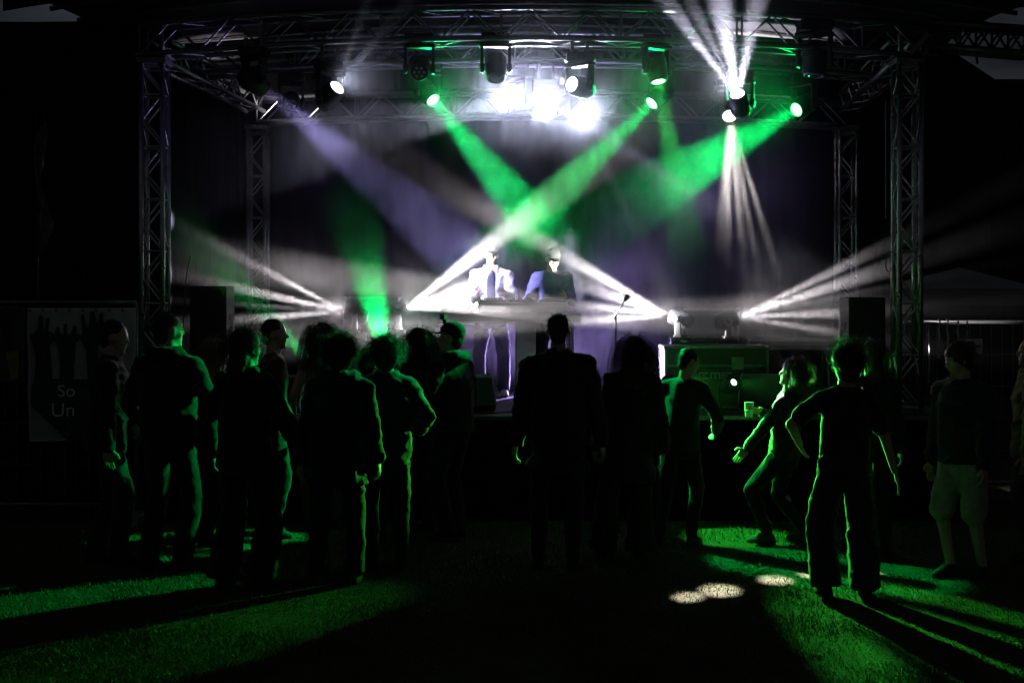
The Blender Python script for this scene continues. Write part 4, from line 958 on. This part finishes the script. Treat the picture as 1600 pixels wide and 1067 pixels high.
def printed(name, poly, m=INK, off=.018):
    """a printed area following the cloth, cut from a fine grid"""
    xs = [bx(p[0]) for p in poly]; zs = [bz(p[1]) for p in poly]; n = len(poly); bm = bmesh.new(); st = .012
    nx_, nz_ = int((max(xs) - min(xs)) / st) + 1, int((max(zs) - min(zs)) / st) + 1; vt = {}
    def inside(x, z):
        c = False
        for i in range(n):
            x1, z1, x2, z2 = xs[i], zs[i], xs[i - 1], zs[i - 1]
            if (z1 > z) != (z2 > z) and x < (x2 - x1) * (z - z1) / (z2 - z1) + x1: c = not c
        return c
    vs = [bm.verts.new((x, by(x, z) - off, z)) for x, z in zip(xs, zs)]
    f = bm.faces.new(vs); bmesh.ops.triangulate(bm, faces=[f])
    bmesh.ops.subdivide_edges(bm, edges=bm.edges[:], cuts=5, use_grid_fill=True)
    for v in bm.verts: v.co.y = by(v.co.x, v.co.z) - off; v.co -= o_
    return fin(name, bm, m, T, True)
printed('printed_hand', [(70, 523), (80, 513), (81, 494), (84, 491), (87, 494), (88, 512), (91, 513), (91, 498), (94, 495), (96, 498), (95, 516), (101, 519), (108, 525), (104, 530), (97, 538), (95, 572), (100, 590), (74, 600), (77, 560), (75, 540)])
printed('printed_hand', [(104, 512), (107, 509), (111, 522), (114, 521), (114, 506), (118, 504), (120, 522), (123, 522), (127, 508), (131, 508), (131, 520), (138, 523), (131, 535), (126, 548), (126, 572), (127, 600), (108, 600), (109, 570), (108, 545), (102, 530)])
printed('printed_hand', [(136, 492), (140, 490), (145, 510), (148, 510), (150, 486), (155, 486), (156, 510), (159, 510), (163, 490), (168, 488), (166, 512), (172, 518), (178, 512), (168, 530), (160, 540), (158, 580), (160, 600), (146, 600), (147, 560), (144, 545), (134, 525), (139, 522)])
printed('printed_crowd', [(72, 596), (100, 588), (130, 598), (160, 590), (190, 600), (213, 596), (213, 683), (120, 683), (100, 660), (82, 640), (72, 630)], off=.021)
def text(name, txt, px, py, size, parent, m, y=YB, off=.012):
    cu = bpy.data.curves.new(name, 'FONT'); cu.body = txt; cu.size = size; cu.extrude = .001
    to = bpy.data.objects.new('tmp_text', cu); COL.objects.link(to); dg = bpy.context.evaluated_depsgraph_get()
    me = bpy.data.meshes.new_from_object(to.evaluated_get(dg)); bpy.data.objects.remove(to)
    me.materials.append(m); x_ = (px - 800) * y / FPX; z_ = CAMZ - (py - HOR) * y / FPX; lo = Vector((x_, by(x_ + .02, z_) - off, z_)) - parent.location
    return link(name, me, parent, Matrix.Translation(lo) @ Matrix.Rotation(math.atan(.38), 4, 'Z') @ Matrix.Rotation(R(90), 4, 'X'))
text('printed_text', 'So', 107, 616, .145, T, BAN, YB, .034)
text('printed_text', 'Un', 99, 646, .165, T, BAN, YB, .034)
for k in range(8):
    bm = bmesh.new(); lathe(bm, [(.006, -.003), (.013, -.003), (.013, .003), (.006, .003)], 12, Matrix.Translation(Vector((xa + .02 + k * (xb - xa - .04) / 7, by(xa, zb) - .012, zb - .02)) - o_) @ Matrix.Rotation(R(90), 4, 'X')); fin('eyelet', bm, ALUD, T)
T = empty('poster_banner', (bx(20), YB, bz(592)), 'dim pale banner with a yellowish panel at the left edge', 'banner'); o_ = T.location
x2a, x2b, z2a, z2b = bx(-60), bx(60), bz(592), bz(478)
DIM = mat('grey_vinyl', (.16, .16, .15), .6, 0, .3, 5)
grid_obj('vinyl_sheet', lambda u, v: Vector((x2a + (x2b - x2a) * u, by(x2a + (x2b - x2a) * u, v), z2a + (z2b - z2a) * v)) - o_, 24, 20, DIM, T, .003)
printed('printed_panel', [(8, 548), (52, 546), (52, 588), (10, 588)], mat('yellow_print', (.3, .26, .03), .6, 0, .4, 12))
printed('printed_figure', [(12, 525), (14, 500), (22, 490), (26, 480), (32, 490), (38, 500), (36, 522), (28, 528)])

# small white sign and straps on the right fence
T = empty('fence_sign', P(1516, 541, 13.15), 'small white sign with a dark oval emblem on the right fence', 'sign')
k_ = 13.15 / FPX
bm = bmesh.new(); box(bm, (0, 0, 0), (38 * k_, .008, 23 * k_), None, .002); fin('board', bm, mat('sign_white', (.6, .6, .6), .5, 0, .1, 6), T)
bm = bmesh.new(); lathe(bm, [(.001, 0), (.052, 0), (.052, .003), (.001, .003)], 24, Matrix.Translation((0, -.004, 0)) @ Matrix.Rotation(R(90), 4, 'X')); fin('emblem_disc', bm, INK, T)
bm = bmesh.new(); box(bm, (.0, -.0085, .006), (.1, .003, .012)); box(bm, (.0, -.0085, -.022), (.085, .003, .006)); fin('emblem_bars', bm, mat('sign_white', (.6, .6, .6)), T)
bm = bmesh.new(); box(bm, (.075, -.0085, 0), (.05, .003, .016)); fin('emblem_dash', bm, INK, T)
for k, (px, a, b, lb) in enumerate(((1452, 507, 600, 'longest pale strap on the right fence, nearest the truss tower'), (1468, 500, 560, 'second pale strap on the right fence, its tip catching light'), (1481, 500, 555, 'third pale strap on the right fence, its tip catching light'), (1497, 503, 550, 'fourth, dimmer strap on the right fence, above the sign edge'), (1511, 503, 530, 'short strap on the right fence just above the sign'))):
    bm = bmesh.new(); D = 13.16
    path(bm, [P(px, a, D) + Vector((0, .05, 0)), P(px, a - 1, D) + Vector((0, -.012, .0)), P(px - 1, a + 14, D), P(px + .5, (a + b) / 2, D), P(px - 1, b, D)], .009, 6)
    tag(fin('tie_strap', bm, mat('strap_webbing', (.4, .4, .4), .6), None, True), lb, 'strap', 'tie straps on the right fence')

# crumpled plastic sheet catching light at the far left
def sheet(u, v):
    z = 2.35 + v * 1.25; wd = .02 + .10 * math.sin(math.pi * v) ** .7 * (.55 + .45 * math.sin(v * 9))
    x = -4.30 + (u - .3) * wd * 1.4; y = 12.25 + .05 * noise.noise(Vector((u * 3, v * 7, 1))) + .02 * noise.noise(Vector((u * 9, v * 22, 5)))
    return Vector((x + .03 * math.sin(v * 7), y, z))
tag(grid_obj('plastic_sheet', sheet, 14, 70, mat('crumpled_plastic', (.3, .3, .28), .2, 0, .4, 9, .5, 22, .8), None, .002), 'crumpled strip of plastic sheeting hanging at the far left, catching light', 'sheet')
bm = bmesh.new(); tube(bm, (-4.33, 12.27, 0), (-4.33, 12.27, 3.75), .012); tag(fin('thin_pole', bm, BLKM, None, True), 'thin dark pole holding the crumpled plastic strip at the far left', 'pole')

# pale tent behind the right fence
DTn = 19.
T = empty('party_tent', (P(1500, 0, DTn).x, DTn, 0), 'pale pointed party tent roof behind the right fence, barely lit', 'tent')
zp, ze = P(0, 418, DTn).z, P(0, 452, DTn).z
CAN = mat('tent_canvas', (.55, .55, .53), .8, 0, .1, 2, .2, 5)
bm = bmesh.new(); r = 1.25; ap = bm.verts.new((0, 0, zp)); cs = []
for k in range(4):
    a = R(20 + 90 * k); cs.append(bm.verts.new((r * 1.2 * math.cos(a), r * 1.2 * math.sin(a), ze)))
for k in range(4): bm.faces.new((ap, cs[k], cs[(k + 1) % 4]))
bmesh.ops.solidify(bm, geom=bm.faces[:], thickness=.01); fin('roof_canvas', bm, CAN, T)
for k in range(4):
    a, b = R(20 + 90 * k), R(110 + 90 * k); A = Vector((r * 1.2 * math.cos(a), r * 1.2 * math.sin(a), ze)); B_ = Vector((r * 1.2 * math.cos(b), r * 1.2 * math.sin(b), ze))
    bm = bmesh.new(); vs = [bm.verts.new(q) for q in (A, B_, B_ - Vector((0, 0, .22)), A - Vector((0, 0, .22)))]; bm.faces.new(vs); bmesh.ops.solidify(bm, geom=bm.faces[:], thickness=.008); fin('valance', bm, CAN, T)
    bm = bmesh.new(); tube(bm, (A.x * .97, A.y * .97, 0), (A.x * .97, A.y * .97, ze), .022); fin('post', bm, ALUD, T, True)

# dark barn behind everything at the right
DB = 27.
T = empty('barn', (P(1450, 0, DB).x, DB, 0), 'large dark barn with sloping roof edge behind the right of the stage', 'building'); ox = T.location.x
pts = [P(1150, 0, DB), P(1385, 22, DB), P(1551, 131, DB)]
WALLM = mat('dark_boards', (.02, .02, .022), .9, 0, .3, 3); RFM = mat('dark_roofing', (.025, .025, .028), .8, 0, .3, 3)
zr, ze_ = pts[1].z, pts[2].z
xl, xr, xm = pts[1].x - (pts[2].x - pts[1].x), pts[2].x, pts[1].x
bm = bmesh.new(); prof = [(xl, 0), (xr - .15, 0), (xr - .15, ze_ - .05), (xm, zr - .15), (xl, ze_ - .05)]
A = [bm.verts.new((q[0] - ox, 0, q[1])) for q in prof]; B_ = [bm.verts.new((q[0] - ox, 8, q[1])) for q in prof]
bm.faces.new(A); bm.faces.new(B_[::-1])
for i in range(5): bm.faces.new((A[i], A[(i + 1) % 5], B_[(i + 1) % 5], B_[i]))
fin('wall', bm, WALLM, T)
for (xe, sgn) in ((xr, 1), (xl, -1)):
    bm = bmesh.new(); ds = .18
    vs = [bm.verts.new(q) for q in ((xm - ox, -.3, zr), (xe - ox, -.3, ze_), (xe - ox, 8.3, ze_), (xm - ox, 8.3, zr))]; bm.faces.new(vs); bmesh.ops.solidify(bm, geom=bm.faces[:], thickness=.14); fin('roof_slope', bm, RFM, T)
bm = bmesh.new(); box(bm, (xr + 4 - ox - .14, 3.5, ze_ / 2), (8, 6.6, ze_), None, .02); an = fin('annex_wall', bm, WALLM, T)
bm = bmesh.new(); box(bm, (xr + 4 - ox - .1, 3.5, ze_ + .03), (8.3, 7, .12), None, .01); fin('annex_roof', bm, RFM, T)
for k in range(26):
    bm = bmesh.new(); box(bm, (xr - ox + .15 + k * .3, .185, ze_ / 2 - .1), (.27, .03, ze_ - .3), None, .004); fin('board', bm, WALLM, T)
